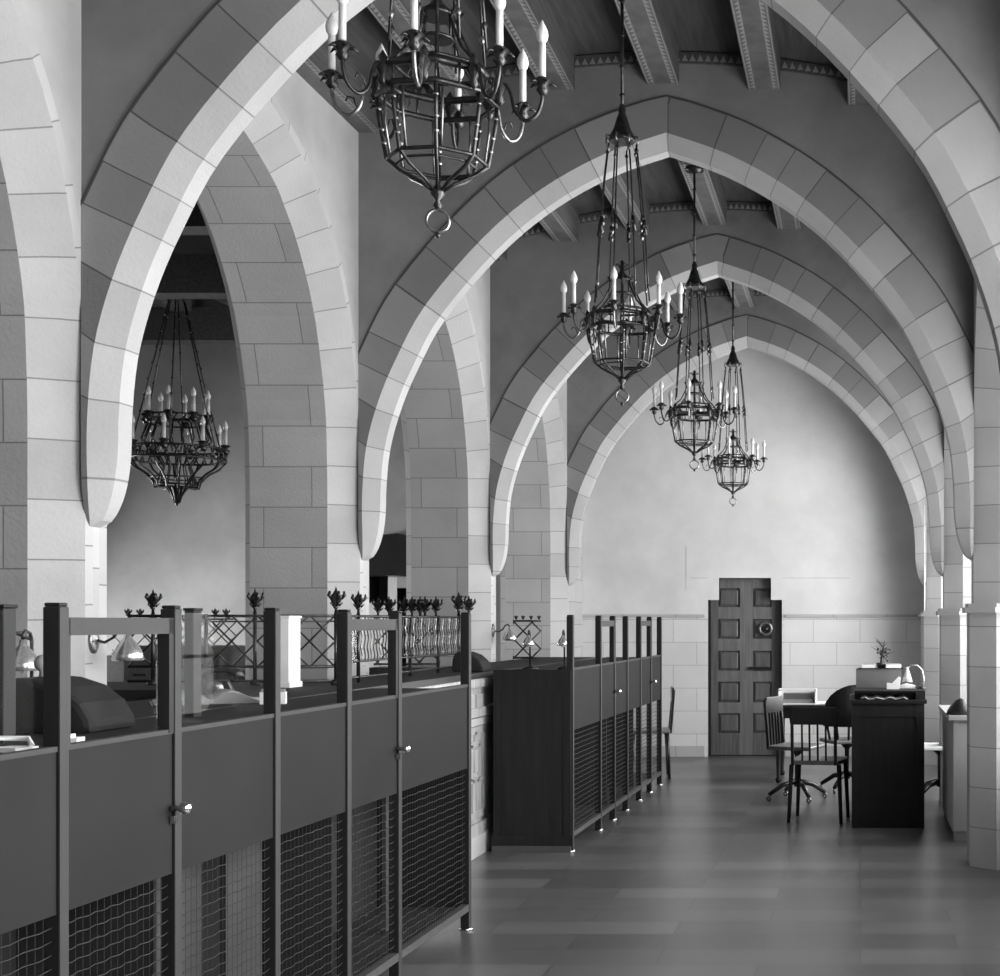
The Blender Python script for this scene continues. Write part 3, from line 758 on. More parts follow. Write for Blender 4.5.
def finial_mb(mb, c, h, mat):
    r = h * .235
    mb.lathe([(r * .30, 0), (r * .2, h * .18), (r * .5, h * .24), (r * .25, h * .30), (r * .75, h * .45), (r * .95, h * .62), (r * 1.0, h * .68), (r * .6, h * .72), (r * .2, h * .86), (r * .05, h)], mat, c, 10)
    for j in range(5):
        a = 2 * PI * j / 5 + .4
        mb.tube([(c[0] + r * .7 * math.cos(a), c[1] + r * .7 * math.sin(a), c[2] + h * .55), (c[0] + r * 1.25 * math.cos(a), c[1] + r * 1.25 * math.sin(a), c[2] + h * .70), (c[0] + r * 1.15 * math.cos(a), c[1] + r * 1.15 * math.sin(a), c[2] + h * .84)], [r * .28, r * .30, r * .12], mat, 5)
        mb.tube([(c[0] + r * .4 * math.cos(a), c[1] + r * .4 * math.sin(a), c[2] + h * .3), (c[0] + r * 1.0 * math.cos(a), c[1] + r * 1.0 * math.sin(a), c[2] + h * .42)], [r * .2, r * .1], mat, 5)
# frontal lattice grille
Dg = 2.35; yg = Dg * S; gz = EYE + .03
gx = lambda px: (px - 860) * Dg / K
root = empty('lattice_grille', (gx(255), yg, CZ + .003), 0, 'iron diamond lattice grille with flower finials, left of the white block, facing the camera', 'grille')
def lg(o): o.location = (-gx(255), -yg, -CZ); return o
def lattice(x0, x1, z0, z1, y, per=.142, r=.0055, axis=0, seg=5):
    mb = MB(); H = z1 - z0
    n = int((x1 - x0 + H) / per) + 2
    for i in range(-int(H / per) - 1, n):
        for sg in (1, -1):
            xa = x0 + i * per; xb = xa + H
            ta, tb = max(0, (x0 - xa) / H), min(1, (x1 - xa) / H)
            if tb <= ta: continue
            za, zb_ = (z0 + H * ta, z0 + H * tb) if sg > 0 else (z1 - H * ta, z1 - H * tb)
            mb.tube([(xa + H * ta, y, za), (xa + H * tb, y, zb_)], r, M['iron'], seg)
    return mb
fr = MB(); x0, x1 = gx(128), gx(334)
for z in (gz, CZ + .10, CZ + .02): fr.tube([(x0, yg, z), (x1, yg, z)], .009, M['iron'], 6)
fr.tube([(x0, yg, gz - .03), (x1, yg, gz - .03)], .005, M['iron'], 6)
lg(fr.build('rail', root))
lg(lattice(x0, x1, CZ + .10, gz, yg).build('lattice', root))
for px, hh in ((153, .135), (206, .0), (255, .14), (336, .15)):
    m = MB(); m.tube([(gx(px), yg, CZ), (gx(px), yg, gz + .01)], .011, M['iron'], 8); m.lathe([(.03, 0), (.03, .012), (.012, .03)], M['iron'], (gx(px), yg, CZ), 10)
    po = lg(m.build('post', root))
    if hh:
        m = MB(); finial_mb(m, (gx(px), yg, gz + .01), hh, M['iron']); m.build('finial', po)
# receding grille of wavy rods on the counter
gx2 = -2.84; ya2, yb2 = 2.40 * S, 3.13 * S
root2 = empty('rod_grille', (gx2, ya2, CZ + .003), 0, 'long iron grille of close twisted rods running down the counter, with flower finials', 'grille')
def l2(o): o.location = (-gx2, -ya2, -CZ); return o
m = MB()
for z in (gz, CZ + .12, CZ + .03): m.tube([(gx2, ya2, z), (gx2, yb2, z)], .008, M['iron'], 6)
l2(m.build('rail', root2))
n = 46
for i in range(n):
    m = MB()
    yy = ya2 + (yb2 - ya2) * (i + .5) / n
    pts = [(gx2, yy + .010 * math.sin(j * 1.3), CZ + .12 + (gz - CZ - .12) * j / 12) for j in range(13)]
    m.tube(pts, .0045, M['ironbright' if i % 3 == 0 else 'iron'], 5); l2(m.build('twisted_rod', root2))
for D_, hh in ((2.44, .135), (3.05, .17), (3.13, .15), (2.72, 0), (2.9, 0)):
    m = MB(); m.tube([(gx2, D_ * S, CZ), (gx2, D_ * S, gz + .01)], .011, M['iron'], 8); po = l2(m.build('post', root2))
    if hh: m = MB(); finial_mb(m, (gx2, D_ * S, gz + .01), hh, M['iron']); m.build('finial', po)
# second line of grille in the aisle (only tops and finials show)
def far_grille(D, px0, px1, finials, label, size, dz_=0, base=True):
    X = lambda p: (p - 860) * D / K
    r_ = empty('aisle_grille', (X(px0), D * S, 0), 0, label, 'grille')
    def l3(o): o.location = (-X(px0), -D * S, 0); return o
    if base: m = MB(); m.box((X(px0), D * S - .2, 0), (X(px1), D * S + .2, CZ), M['darkwood']); l3(m.build('counter_base', r_))
    m = lattice(X(px0), X(px1), CZ + .012, gz + dz_, D * S, per=.16, r=.007, seg=4)
    for z in (gz + dz_, CZ + .022): m.tube([(X(px0), D * S, z), (X(px1), D * S, z)], .01, M['iron'], 6)
    l3(m.build('lattice', r_))
    for p in finials:
        m = MB(); finial_mb(m, (X(p), D * S, gz + dz_), size, M['iron']); l3(m.build('finial', r_))
    return r_
far_grille(4.5, 112, 236, (128, 140, 215, 226), 'small far grille deep in the aisle with four tiny finials showing', .12)
far_grille(3.15, 248, 301, (271, 285), 'aisle lattice grille behind the white block, topped by a pair of finials', .15)
far_grille(3.3, 374, 440, (378, 389, 404, 412, 420, 425, 436), 'crowded aisle grille beyond the rod grille with a cluster of finials', .16, .01)
far_grille(3.9, 513, 541, (516, 523, 531, 539), 'small grille standing behind the black end panel, four finials on top', .055, -.02, False)

# solid white block standing in for a bright upright bar
def white_block(D, p0, p1, p2, ytop, label):
    x0, x1 = (p0 - 860) * D / K, (p1 - 860) * D / K
    dd = abs((p2 - p1)) / 1.0
    m = MB(); zt = EYE + (622 - ytop) * D / K
    m.box((x0, D * S, CZ + .001), (x1, D * S + .15, zt), M['paper']); m.box((x0 - .008, D * S - .008, CZ + .001), (x1 + .008, D * S + .158, CZ + .03), M['paper']); m.box((x0 - .006, D * S - .006, zt), (x1 + .006, D * S + .156, zt + .012), M['paper'])
    return tag(m.build('counter_block', bevel=.003), label, 'post')
white_block(2.25, 279, 289, 295, 618, 'white square upright block standing on the counter beside the lattice grille')
white_block(2.36, 415, 420, 424, 618, 'short thin white block seen through the glass beside the rod grille') if False else None

# filing cabinet in the aisle seen under the lattice
m = MB(); D = 3.6; X = lambda p: (p - 860) * D / K; zt = EYE - 24 * D / K
cab = empty('filing_cabinet', (X(180), D * S, 0), 0, 'wide grey cabinet in the aisle behind the lattice grille', 'cabinet')
m.box((X(124) - X(180), 0, 0), (X(250) - X(180), .45, zt), M['grey']); m.build('body', cab)
for i in range(4):
    for j_ in range(3):
        w_ = (X(250) - X(124)) / 4; x0 = X(124) - X(180) + i * w_ + .01
        m = MB(); m.box((x0, -.015, .08 + j_ * .42), (x0 + w_ - .02, 0, .46 + j_ * .42), M['grey']); dr = m.build('drawer', cab)
        m = MB(); m.box((x0 + w_ / 2 - .05, -.03, .3 + j_ * .42), (x0 + w_ / 2 + .05, -.015, .32 + j_ * .42), M['iron']); m.build('handle', dr)

# ------------------------------------------------------------------ things on the counter
# open ledger
def ledger(x, y, z, w, d, rz, label):
    r_ = empty('ledger', (x, y, z), rz, label, 'book')
    for sgn in (-1, 1):
        m = MB(); n = 10; prev = None
        for i in range(n):
            t0, t1 = i / n, (i + 1) / n
            h = lambda t: .012 + .05 * math.sin(PI * min(1, t * 1.15 + .02)) * (1 - .55 * t)
            a, b = sgn * t0 * w / 2, sgn * t1 * w / 2
            m.poly([(a, -d / 2, h(t0)), (b, -d / 2, h(t1)), (b, d / 2, h(t1)), (a, d / 2, h(t0))], M['papergrey' if sgn < 0 else 'page'], smooth=True)
            for yy in (-d / 2, d / 2): m.poly([(a, yy, .004), (b, yy, .004), (b, yy, h(t1)), (a, yy, h(t0))], M['papergrey'])
        m.poly([(sgn * w / 2, -d / 2, .004), (sgn * w / 2, d / 2, .004), (sgn * w / 2, d / 2, h(1)), (sgn * w / 2, -d / 2, h(1))], M['papergrey'])
        m.build('pages', r_, recalc=True)
    m = MB(); m.box((-w / 2 - .01, -d / 2 - .01, 0), (w / 2 + .01, d / 2 + .01, .004), M['black']); m.build('cover', r_)
    return r_
ledger(-2.78, 1.84 * S, CZ, .42, .34, .5, 'open ledger with grey pages on the counter behind the glass')
m = MB(); tx, ty = -2.93, 1.96 * S
tel = empty('telephone', (tx, ty, CZ), .4, 'black desk telephone beyond the open ledger', 'telephone')
m.prism([(-.09, 0), (.09, 0), (.055, .08), (-.055, .08)], 1, -.07, .07, M['black']); m.build('body', tel, bevel=.008)
m = MB(); m.tube([(-.10, 0, .085), (-.085, 0, .115), (-.04, 0, .125), (.04, 0, .125), (.085, 0, .115), (.10, 0, .085)], [.028, .022, .013, .013, .022, .028], M['black'], 8); m.build('handset', tel)
m = MB(); m.lathe([(.035, 0), (.035, .008), (.01, .01)], M['ironbright'], (0, 0, 0), 16); d_ = m.build('dial', tel); d_.location = (0, -.07, .045); d_.rotation_euler = (PI / 2, 0, 0)
# small white card box
m = MB(); m.box((-.05, -.03, 0), (.05, .03, .05), M['paper']); m.box((-.045, -.025, .05), (.045, .025, .062), M['papergrey'])
o = tag(m.build('card_box'), 'small white card box at the right end of the open ledger', 'box'); o.location = (-2.45, 1.80 * S, EYE - .342); o.rotation_euler = (0, 0, .3)
# hooded dark machine and box shelf at left
def hood(x, y, z, w, d, h, rz, label, kn=True):
    r_ = empty('covered_typewriter', (x, y, z), rz, label, 'typewriter cover')
    m = MB(); pr = [(-w/2, 0), (w/2, 0), (w*.48, h*.25), (w*.38, h*.55), (w*.18, h*.82), (-w*.08, h*.97), (-w*.3, h), (-w*.42, h*.9), (-w*.48, h*.6)]
    m.prism(pr, 1, -d/2, d/2, M['deskblack']); m.build('hood', r_, bevel=.02)
    if kn: m = MB(); m.lathe([(.012, 0), (.010, .015), (.024, .03), (.026, .05), (.014, .066), (0, .07)], M['papergrey'], (-w*.26, 0, h), 12); m.build('knob', r_)
    return r_
hood(-2.50, 1.36 * S, EYE - .342, .30, .28, .17, 0, 'black rounded typewriter hood seen through the first gate glass')
hood(-2.70, 3.0 * S, CZ, .22, .24, .14, .0, 'low black covered machine on the counter before the black end panel', False)
bs = empty('pigeonhole_box', (-2.66, 1.2 * S, EYE - .342), 0, 'dark wooden box shelf on the counter at the left edge of the photo', 'box')
m = MB(); m.box((-.30, -.10, 0), (.19, .12, .012), M['darkwood']); m.box((-.30, -.10, .12), (.19, .12, .135), M['darkwood'])
for x in (-.30, -.13, .03, .178): m.box((x, -.10, .012), (x + .012, .12, .12), M['darkwood'])
m.box((-.29, .10, .012), (.18, .12, .12), M['black']); m.build('case', bs)
m = MB(); m.box((-.30, -.11, .135), (.19, -.08, .142), M['rail']); m.build('edge_strip', bs)
m = MB()
pts = [(-.045, -.03), (.03, -.04), (.055, -.01), (.05, .03), (-.03, .035)]
m.prism(pts, 2, 0, .012, M['paper']); m.tube([(-.04, -.02, .02), (-.035, 0, .035), (.03, .02, .032), (.05, .0, .015)], .007, M['paper'], 6)
o = tag(m.build('crumpled_paper'), 'crumpled white paper on the shelf left of the first post', 'paper'); o.location = (-2.24, 1.14 * S, EYE - .342)
m = MB(); m.prism([(-.03, -.03), (.05, -.02), (.04, .04), (-.035, .03)], 2, 0, .02, M['paper']); m.prism([(-.02, -.02), (.03, -.015), (.025, .02)], 2, .02, .03, M['paper'])
o = tag(m.build('paper_slips'), 'small pile of white slips at the foot of the first post', 'paper'); o.location = (-2.22, 1.20 * S, EYE - .342)

# lamps with bell shades
SHADE = [(.052, 0), (.056, .004), (.050, .03), (.036, .058), (.020, .078), (.013, .088), (.010, .105)]
def bell_lamp(x, y, z0, ztop, label, r=1.0, double=False):
    r_ = empty('counter_lamp', (x, y, z0), 0, label, 'lamp', None)
    h = ztop - z0
    m = MB(); m.lathe([(.06, 0), (.06, .01), (.02, .022), (.008, .04)], M['iron'], (0, .05, 0), 16); m.build('base', r_)
    m = MB(); m.tube([(0, .05, .02), (0, .05, h - .03), (0, .04, h - .008), (0, .015, h), (0, 0, h - .012), (0, 0, h - .03)], .006, M['iron'], 8)
    if double: m.tube([(0, .05, h - .03), (-.06, .03, h), (-.1, 0, h - .012), (-.1, 0, h - .03)], .006, M['iron'], 8)
    m.build('stem', r_)
    for dx_ in ((0, -.1) if double else (0,)):
        m = MB(); m.lathe([(a * r, b * r - .105 * r) for a, b in SHADE], M['shade'], (dx_, 0, h - .03), 20); m.build('lamp_shade', r_)
        m = MB(); m.lathe([(0, -.03), (.016, -.018), (.016, 0), (.008, .02)], M['bulb'], (dx_, 0, h - .03 - .085 * r), 10); m.build('bulb', r_)
    return r_
bell_lamp((23 - 860) * 1.46 / K, 1.46 * S, CZ, EYE - .03, 'pair of nickel bell-shade lamps on one stem, at the left edge', 1.0, True)
bell_lamp(-2.37, 3.08 * S, EYE - .34, EYE - .06, 'small bell-shade lamp on the far partition, middle of its shelf', .75)
bell_lamp(-2.13, 3.09 * S, EYE - .34, EYE - .06, 'small bell-shade lamp against the corner post of the far partition', .75)
# sconces on the piers
def sconce(k, label):
    y = YK(k, .837); z = EYE - .075
    r_ = empty('wall_sconce', (XL, y, z), 0, label, 'wall lamp')
    m = MB(); m.lathe([(.001, 0), (.06, .0), (.06, .008), (.045, .014), (.03, .012), (.012, .02), (0, .022)], M['ironbright'], (0, 0, 0), 20); p = m.build('backplate', r_); p.rotation_euler = (0, PI / 2, 0); p.scale = (1.0, .62, 1)
    m = MB(); m.tube([(.01, 0, 0), (.05, 0, -.012), (.09, 0, .01), (.11, 0, .045), (.135, 0, .055), (.15, 0, .035), (.15, 0, .02)], .006, M['iron'], 8); m.build('arm', r_)
    m = MB(); m.lathe([(a * 1.15, b * 1.15 - .12) for a, b in SHADE], M['shade'], (.15, 0, .03), 20); m.build('lamp_shade', r_)
    return r_
sconce(1, 'wall sconce with oval plate and bell shade on the nearest left pier')
sconce(3, 'tiny wall sconce with oval plate on the third left pier, above the covered machine')

# back posts of the counter
for px, lab in ((4, 'thick dark square post behind the glass at the left edge'), (193, 'thick dark square post behind the glass between first gate and ledger')):
    D = 1.55 if px > 100 else 1.23
    x = (px - 860) * D / K; m = MB(); m.box((-.017, -.03, 0), (.017, .03, EYE + .04 - CZ), M['postdark']); m.box((-.021, -.034, EYE + .04 - CZ), (.021, .034, EYE + .05 - CZ), M['postdark'])
    o = tag(m.build('screen_post', bevel=.003), lab, 'post'); o.location = (x, D * S, CZ)

# ------------------------------------------------------------------ right-hand desks and chairs
def desk(x0, x1, y0, y1, h, label, mat, closed=True):
    r_ = empty('desk', ((x0 + x1) / 2, (y0 + y1) / 2, 0), 0, label, 'desk'); w, d = x1 - x0, y1 - y0
    m = MB(); m.box((-w/2, -d/2, h - .03), (w/2, d/2, h), mat); m.build('desktop', r_, bevel=.004)
    if closed:
        m = MB(); m.box((-w/2 + .02, -d/2 + .02, .0), (w/2 - .02, -d/2 + .045, h - .03), mat)
        for x in (-w/2 + .02, w/2 - .08): m.box((x, -d/2 + .012, .0), (x + .06, -d/2 + .03, h - .03), mat)
        m.box((-w/2 + .08, -d/2 + .012, h - .13), (w/2 - .08, -d/2 + .03, h - .05), mat); m.box((-w/2 + .08, -d/2 + .012, .06), (w/2 - .08, -d/2 + .03, .16), mat)
        m.build('modesty_panel', r_)
        for x in (-w/2 + .02, w/2 - .22):
            m = MB(); m.box((x, -d/2 + .05, .05), (x + .2, d/2 - .02, h - .03), mat); pd = m.build('pedestal', r_)
            for i in range(3):
                m = MB(); m.box((x + .01, d/2 - .02, .1 + i * .22), (x + .19, d/2 - .0, .3 + i * .22), mat); m.build('drawer', pd)
    else:
        m = MB(); m.box((-w/2 + .03, -d/2 + .03, h - .13), (w/2 - .03, d/2 - .03, h - .03), mat); m.build('apron', r_)
        for sx in (-1, 1):
            for sy in (-1, 1):
                m = MB(); cx, cy = sx * (w/2 - .04), sy * (d/2 - .04); m.lathe([(.022, 0), (.03, .03), (.018, .05), (.026, .3), (.03, h - .2), (.035, h - .13)], mat, (cx, cy, 0), 10); m.build('leg', r_)
    return r_
DH = EYE - 78 * 3.32 / K
desk((849 - 860) * 3.32 / K, (927 - 860) * 3.32 / K, 3.32 * S, 3.32 * S + .95, DH, 'tall black desk with plain panelled front facing the camera', M['blackwood'])
TX0, TX1 = (774 - 860) * 4.26 / K, (850 - 860) * 4.26 / K
desk(TX0, TX1 + .2, 4.26 * S, 4.26 * S + .75, .765, 'long dark table behind the chairs with white trays on top', M['blackwood'], False)

# hollow shelf on top of the desk with papers in it
dcx = (888 - 860) * 3.32 / K
r_ = empty('desk_shelf', (dcx, 3.32 * S + .12, DH), 0, 'shallow black letter shelf on the tall desk, papers poking out', 'shelf')
m = MB(); wL, wR = (855 - 888) * 3.36 / K, (925 - 888) * 3.36 / K
m.box((wL, -.08, .058), (wR, .44, .07), M['blackwood']); m.box((wR - .012 - .06, -.08, 0), (wR, .2, .058), M['blackwood']); m.box((wL, .06, 0), (wL + .012, .44, .058), M['blackwood']); m.box((wL, .19, 0), (wR, .2, .058), M['black'])
m.build('case', r_)
m = MB(); pts = [(wL + .05 + i * .03, -.10, .010 + .008 * math.sin(i * 1.9)) for i in range(13)]
for a_, b_ in zip(pts[:-1], pts[1:]): m.poly([a_, b_, (b_[0], .1, b_[2] + .01), (a_[0], .1, a_[2] + .01)], M['paper']); 
m.build('papers', r_)
# upper box unit with papers, behind
ux = lambda p, D=3.55: (p - 860) * D / K
D = 3.52
r_ = empty('document_box', (ux(883), D * S, DH), 0, 'grey upright document box on the tall desk under the little plant', 'box')
m = MB(); zt = EYE - 47 * D / K - DH
m.box((ux(856) - ux(883), 0, 0), (ux(901) - ux(883), .18, zt), M['grey']); m.build('body', r_)
m = MB(); m.box((ux(858) - ux(883), -.01, zt), (ux(903) - ux(883), .19, zt + .008), M['black']); m.build('lid', r_)
for i_, (p0, p1, y0_) in enumerate(((862, 875, -.01), (886, 901, .0))):
    m = MB(); m.box((ux(p0), 0, 0), (ux(p1), .14, .028), M['paper']); m.box((ux(p0) + .01, .01, .028), (ux(p1) - .005, .13, .034), M['papergrey'])
    o = tag(m.build('paper_stack'), ['small white paper stack on the document box, left of the plant', 'small white paper stack on the document box, right of the plant'][i_], 'papers', None); o.location = (0, D * S + .02, DH + zt + .008)
# plant
pl = empty('potted_plant', (ux(881), D * S + .09, DH + zt + .008), 0, 'little dark potted plant with bare twigs on the document box', 'plant')
m = MB(); m.lathe([(.025, 0), (.035, .01), (.04, .035), (.036, .042)], M['black'], (0, 0, 0), 12); m.build('pot', pl)
m = MB(); m.tube([(0, 0, .04), (.005, 0, .10), (.02, 0, .16), (.03, 0, .22)], [.009, .008, .006, .003], M['foliage'], 6)
for i in range(14):
    a = R.uniform(0, 2 * PI); z = R.uniform(.08, .2); l = R.uniform(.05, .11)
    m.tube([(.01, 0, z), (.01 + l * .5 * math.cos(a), l * .4 * math.sin(a), z + .03), (.01 + l * math.cos(a), l * .6 * math.sin(a), z + .04 + R.uniform(0, .03))], [.003, .0025, .001], M['foliage'], 4)
m.build('twigs', pl)
m = MB()
for i in range(70):
    c0 = Vector((.028 + R.gauss(0, .022), R.gauss(0, .02), .115 + R.gauss(0, .03))); u = Vector((R.uniform(-1, 1), R.uniform(-1, 1), R.uniform(-1, 1))).normalized() * .014; v = u.cross(Vector((R.uniform(-1, 1), .3, 1))).normalized() * .008
    m.poly([c0 - u, c0 + v, c0 + u, c0 - v], M['foliage'])
m.build('leaves', pl)
# slanted papers and white pad
m = MB(); m.prism([(-.09, 0), (.09, 0), (.10, .02), (.03, .035), (-.02, .02), (-.085, .03)], 1, -.06, .06, M['paper'])
o = tag(m.build('loose_papers'), 'loose white papers heaped on the desk before the lamp', 'papers'); o.location = (ux(903, 3.44), 3.42 * S + .13, DH + .071)
m = MB(); m.prism([(-.05, 0), (.05, .0), (.06, .09), (.045, .1), (-.01, .045), (-.05, .05)], 1, -.01, .03, M['paper'])
o = tag(m.build('folded_sheet'), 'folded white sheet standing against the document box', 'papers'); o.location = (ux(893, 3.42), 3.40 * S, DH + .0711)
# gooseneck lamp
gl = empty('desk_lamp', (ux(924, 3.42), 3.42 * S, DH + .07), 0, 'desk lamp with thin arched arm and pale conical shade', 'lamp')
m = MB(); m.lathe([(.035, 0), (.035, .012), (.01, .02)], M['black'], (-.02, 0, .0), 14); m.build('base', gl)
m = MB(); m.tube([(-.01, 0, .01), (.0, 0, .08), (-.015, 0, .15), (-.05, 0, .185), (-.10, 0, .19), (-.13, 0, .17)], .006, M['shade'], 8); m.build('arm', gl)
m = MB(); m.lathe([(.045, 0), (.03, .05), (.012, .11), (.008, .12)], M['candle'], (-.135, 0, .055), 16); m.build('lamp_shade', gl)

# white wire tray with ledgers on the table
tr = empty('letter_tray', ((797 - 860) * 4.3 / K, 4.3 * S + .1, .765), 0, 'open white letter tray on the long table beside the door', 'tray')
w_ = .19
m = MB(); m.box((-w_, -.1, 0), (w_, .2, .012), M['paper'])
for (a_, b_) in (((-w_, -.1), (-w_ + .012, .2)), ((w_ - .012, -.1), (w_, .2)), ((-w_, .188), (w_, .2))): m.box((a_[0], a_[1], .012), (b_[0], b_[1], .15), M['paper'])
m.box((-w_, -.1, .135), (w_, -.088, .155), M['paper']); m.build('frame', tr)
m = MB(); m.box((-w_ + .03, -.06, .012), (w_ - .03, .17, .05), M['papergrey']); m.box((-w_ + .05, -.04, .05), (w_ - .05, .15, .11), M['grey']); m.build('folders', tr)
m = MB(); m.box((-.1, -.07, 0), (.1, .07, .012), M['paper']); m.box((-.09, -.06, .012), (.08, .06, .02), M['paper'])
o = tag(m.build('paper_stack'), 'flat stack of white sheets on the long table right of the letter tray', 'papers'); o.location = ((826 - 860) * 4.3 / K, 4.3 * S + .15, .765)

def office_chair(x, y, rz, label, mat, curved=False, seat='seat', casters=True):
    r_ = empty('office_chair', (x, y, 0), rz, label, 'chair')
    m = MB(); m.prism([(-.21, -.20), (.21, -.20), (.22, .0), (.19, .20), (-.19, .20), (-.22, .0)], 2, .46, .495, M[seat]); m.build('seat', r_, bevel=.01)
    if casters:
        m = MB(); m.lathe([(.03, .12), (.02, .2), (.022, .4), (.07, .45)], mat, (0, 0, 0), 10); m.build('column', r_)
    for i in range(4):
        a = PI / 4 + i * PI / 2
        if casters:
            m = MB(); m.tube([(0, 0, .17), (.14 * math.cos(a), .14 * math.sin(a), .14), (.27 * math.cos(a), .27 * math.sin(a), .06)], [.026, .022, .018], mat, 8); lg_ = m.build('leg', r_)
            m = MB(); m.torus((.27 * math.cos(a), .27 * math.sin(a), .026), .016, .010, M['ironbright'], 'x', 12, 6); m.build('castor', lg_)
        else:
            m = MB(); m.tube([(.19 * math.copysign(1, math.cos(a)), .17 * math.copysign(1, math.sin(a)), .46), (.21 * math.copysign(1, math.cos(a)), .19 * math.copysign(1, math.sin(a)), 0)], [.019, .014], mat, 8); m.build('leg', r_)
    m = MB()
    if curved:
        n = 12; pts = []
        for i in range(n + 1):
            a = PI * i / n; pts.append((.24 * math.cos(a), .0 + .24 * math.sin(a)))
        for i in range(n):
            h0 = .74 + .27 * math.sin(PI * i / n) ** .7; h1 = .74 + .27 * math.sin(PI * (i + 1) / n) ** .7
            (xa, ya_), (xb, yb_) = pts[i], pts[i + 1]
            s_ = .86
            for (f0, f1) in ((1, 1), (s_, s_)): m.poly([(xa * f0, ya_ * f0, .62), (xb * f0, yb_ * f0, .62), (xb * f1, yb_ * f1, h1), (xa * f1, ya_ * f1, h0)], mat, smooth=True)
            m.poly([(xa, ya_, h0), (xb, yb_, h1), (xb * s_, yb_ * s_, h1), (xa * s_, ya_ * s_, h0)], mat); m.poly([(xa, ya_, .62), (xb, yb_, .62), (xb * s_, yb_ * s_, .62), (xa * s_, ya_ * s_, .62)], mat)
        m.build('backrest', r_)
        m = MB()
        for i in (1, 3, 5, 7, 9, 11): m = MB(); m.tube([(pts[i][0] * .8, pts[i][1] * .8, .49), (pts[i][0] * .93, pts[i][1] * .93, .63)], .012, mat, 6); m.build('spindle', r_)
    else:
        m.prism([(-.20, .87), (-.17, .92), (.17, .92), (.20, .87), (.19, .78), (-.19, .78)], 1, .215, .24, mat); m.build('crest_rail', r_, bevel=.006)
        for x_ in (-.18, .165): m = MB(); m.prism([(.19, .46), (.215, .46), (.25, .90), (.228, .90)], 0, x_, x_ + .022, mat); m.build('back_post', r_)
        for x_ in (-.10, -.035, .03, .09): m = MB(); m.prism([(.20, .495), (.215, .495), (.235, .79), (.22, .79)], 0, x_, x_ + .014, mat); m.build('splat', r_)
    return r_
cx = lambda p, D: (p - 860) * D / K
office_chair(cx(797, 3.85), 3.85 * S, math.radians(70), 'black swivel chair with slatted back, leftmost by the long table', M['black'])
office_chair(cx(819, 3.48), 3.48 * S - .05, math.radians(172), 'black four-legged chair with its slatted back to the camera, left of the tall desk', M['deskblack'], False, 'seat', False)
office_chair(cx(847, 4.05), 4.05 * S, math.radians(200), 'black armchair with curved wraparound back beside the tall desk', M['blackwood'], True)
office_chair(cx(943, 3.7), 3.85 * S, math.radians(-90), 'dark chair with pale seat between the tall desk and the radiator', M['black'], False, 'paper')
office_chair(cx(650, 4.42), 4.42 * S, math.radians(-80), 'black chair whose back peeks out past the end of the far partition', M['black'], False, 'seat', False)
# radiator under the window
rr = empty('radiator', (XR + .0, 3.32 * S, 0), 0, 'pale ribbed radiator below the window beside the tall desk', 'radiator')
for i in range(16):
    y0 = -.62 + i * .08
    m = MB(); m.box((-.07, y0, .06), (.07, y0 + .055, .86), M['radiator']); m.build('fin', rr, bevel=.012)
m = MB(); m.box((-.10, -.66, .88), (.14, .68, .91), M['marble']); 
for y_ in (-.6, .6): m.box((-.06, y_, 0), (.06, y_ + .05, .88), M['radiator'])
m.tube([(0, -.6, .12), (0, .6, .12)], .02, M['radiator'], 6)
m.build('shelf', rr)
m = MB(); m.lathe([(.11, 0), (.10, .03), (.075, .07), (.04, .105), (0, .12)], M['black'], (0, 0, 0), 18)
o = tag(m.build('domed_hat'), 'dark domed hat lying on the radiator shelf by the right pier', 'hat'); o.location = (XR - .0, 3.17 * S, .911)
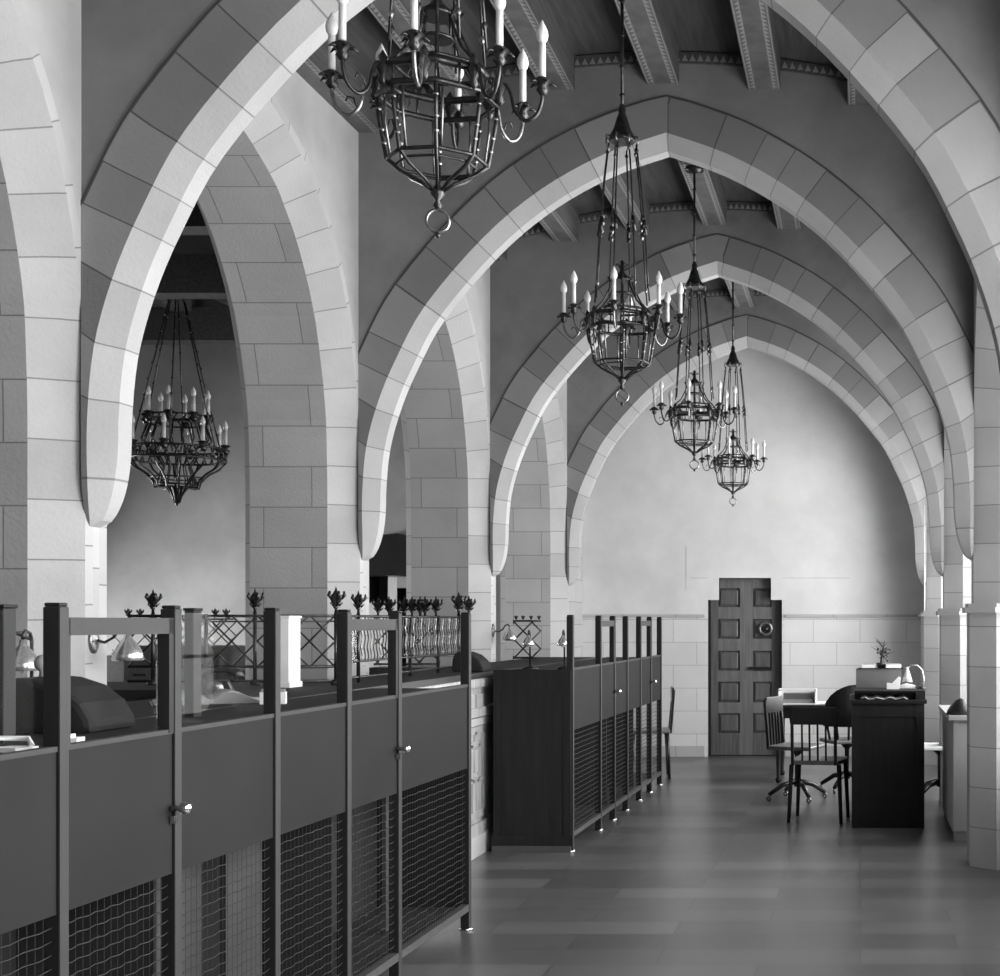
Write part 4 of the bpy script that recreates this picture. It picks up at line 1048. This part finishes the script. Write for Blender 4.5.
m = MB(); m.tube([(0, 0, 0), (0, 0, .5)], .012, M['black'], 6); m.lathe([(.05, 0), (.05, .01), (.012, .02)], M['black'], (0, 0, 0), 12)
m.tube([(0, 0, 0), (0, 0, .3)], .012, M['black'], 6)
# ------------------------------------------------------------------ light
sc = bpy.context.scene
wd = bpy.data.worlds.new('sky'); sc.world = wd; wd.use_nodes = True
bg = wd.node_tree.nodes['Background']; bg.inputs['Color'].default_value = g(1); bg.inputs['Strength'].default_value = .5
def area(name, loc, rot, sx, sy, e):
    l = bpy.data.lights.new(name, 'AREA'); l.shape = 'RECTANGLE'; l.size = sx; l.size_y = sy; l.energy = e; l.color = (1, 1, 1)
    o = bpy.data.objects.new(name, l); COL.objects.link(o); o.location = loc; o.rotation_euler = rot; return o
for i, y in enumerate(ycs):
    area('window_daylight', (XW + .06, y, (WZ0 + WZ1) / 2), (0, PI / 2, 0), WZ1 - WZ0, WH * 2, [360, 400, 290, 290, 420][i])
# unseen fill lamps added in the aisle and behind the camera, no openings there
area('aisle_fill', (-6.8, YB + .1, 2.0), (-PI / 2, 0, 0), 4.5, 1.8, 12)
area('aisle_side_fill', (XA + .06, 4.25 * S, 1.35), (0, -PI / 2 + math.radians(35), 0), 1.2, 2.6, 620)  # added lamp to brighten the aisle end wall; this side wall is solid
area('hall_back_fill', (XC, YB + .1, 2.6), (-PI / 2, 0, 0), 3.0, 2.6, 12)
# ------------------------------------------------------------------ camera
cam = bpy.data.cameras.new('camera'); co = bpy.data.objects.new('camera', cam); COL.objects.link(co); sc.camera = co
co.location = (0, 0, EYE); co.rotation_euler = (PI / 2, 0, 0)
cam.sensor_fit = 'HORIZONTAL'; cam.sensor_width = 36; cam.lens = 36 * K * S / 1000
cam.shift_x = -.36; cam.shift_y = .134; cam.clip_start = .05
sc.view_settings.view_transform = 'Standard'; sc.view_settings.look = 'None'; sc.view_settings.gamma = 1; sc.view_settings.exposure = -.12
sc.view_settings.use_curve_mapping = False
sc.cycles.use_denoising = True; sc.cycles.max_bounces = 8; sc.cycles.diffuse_bounces = 5; sc.cycles.transparent_max_bounces = 16
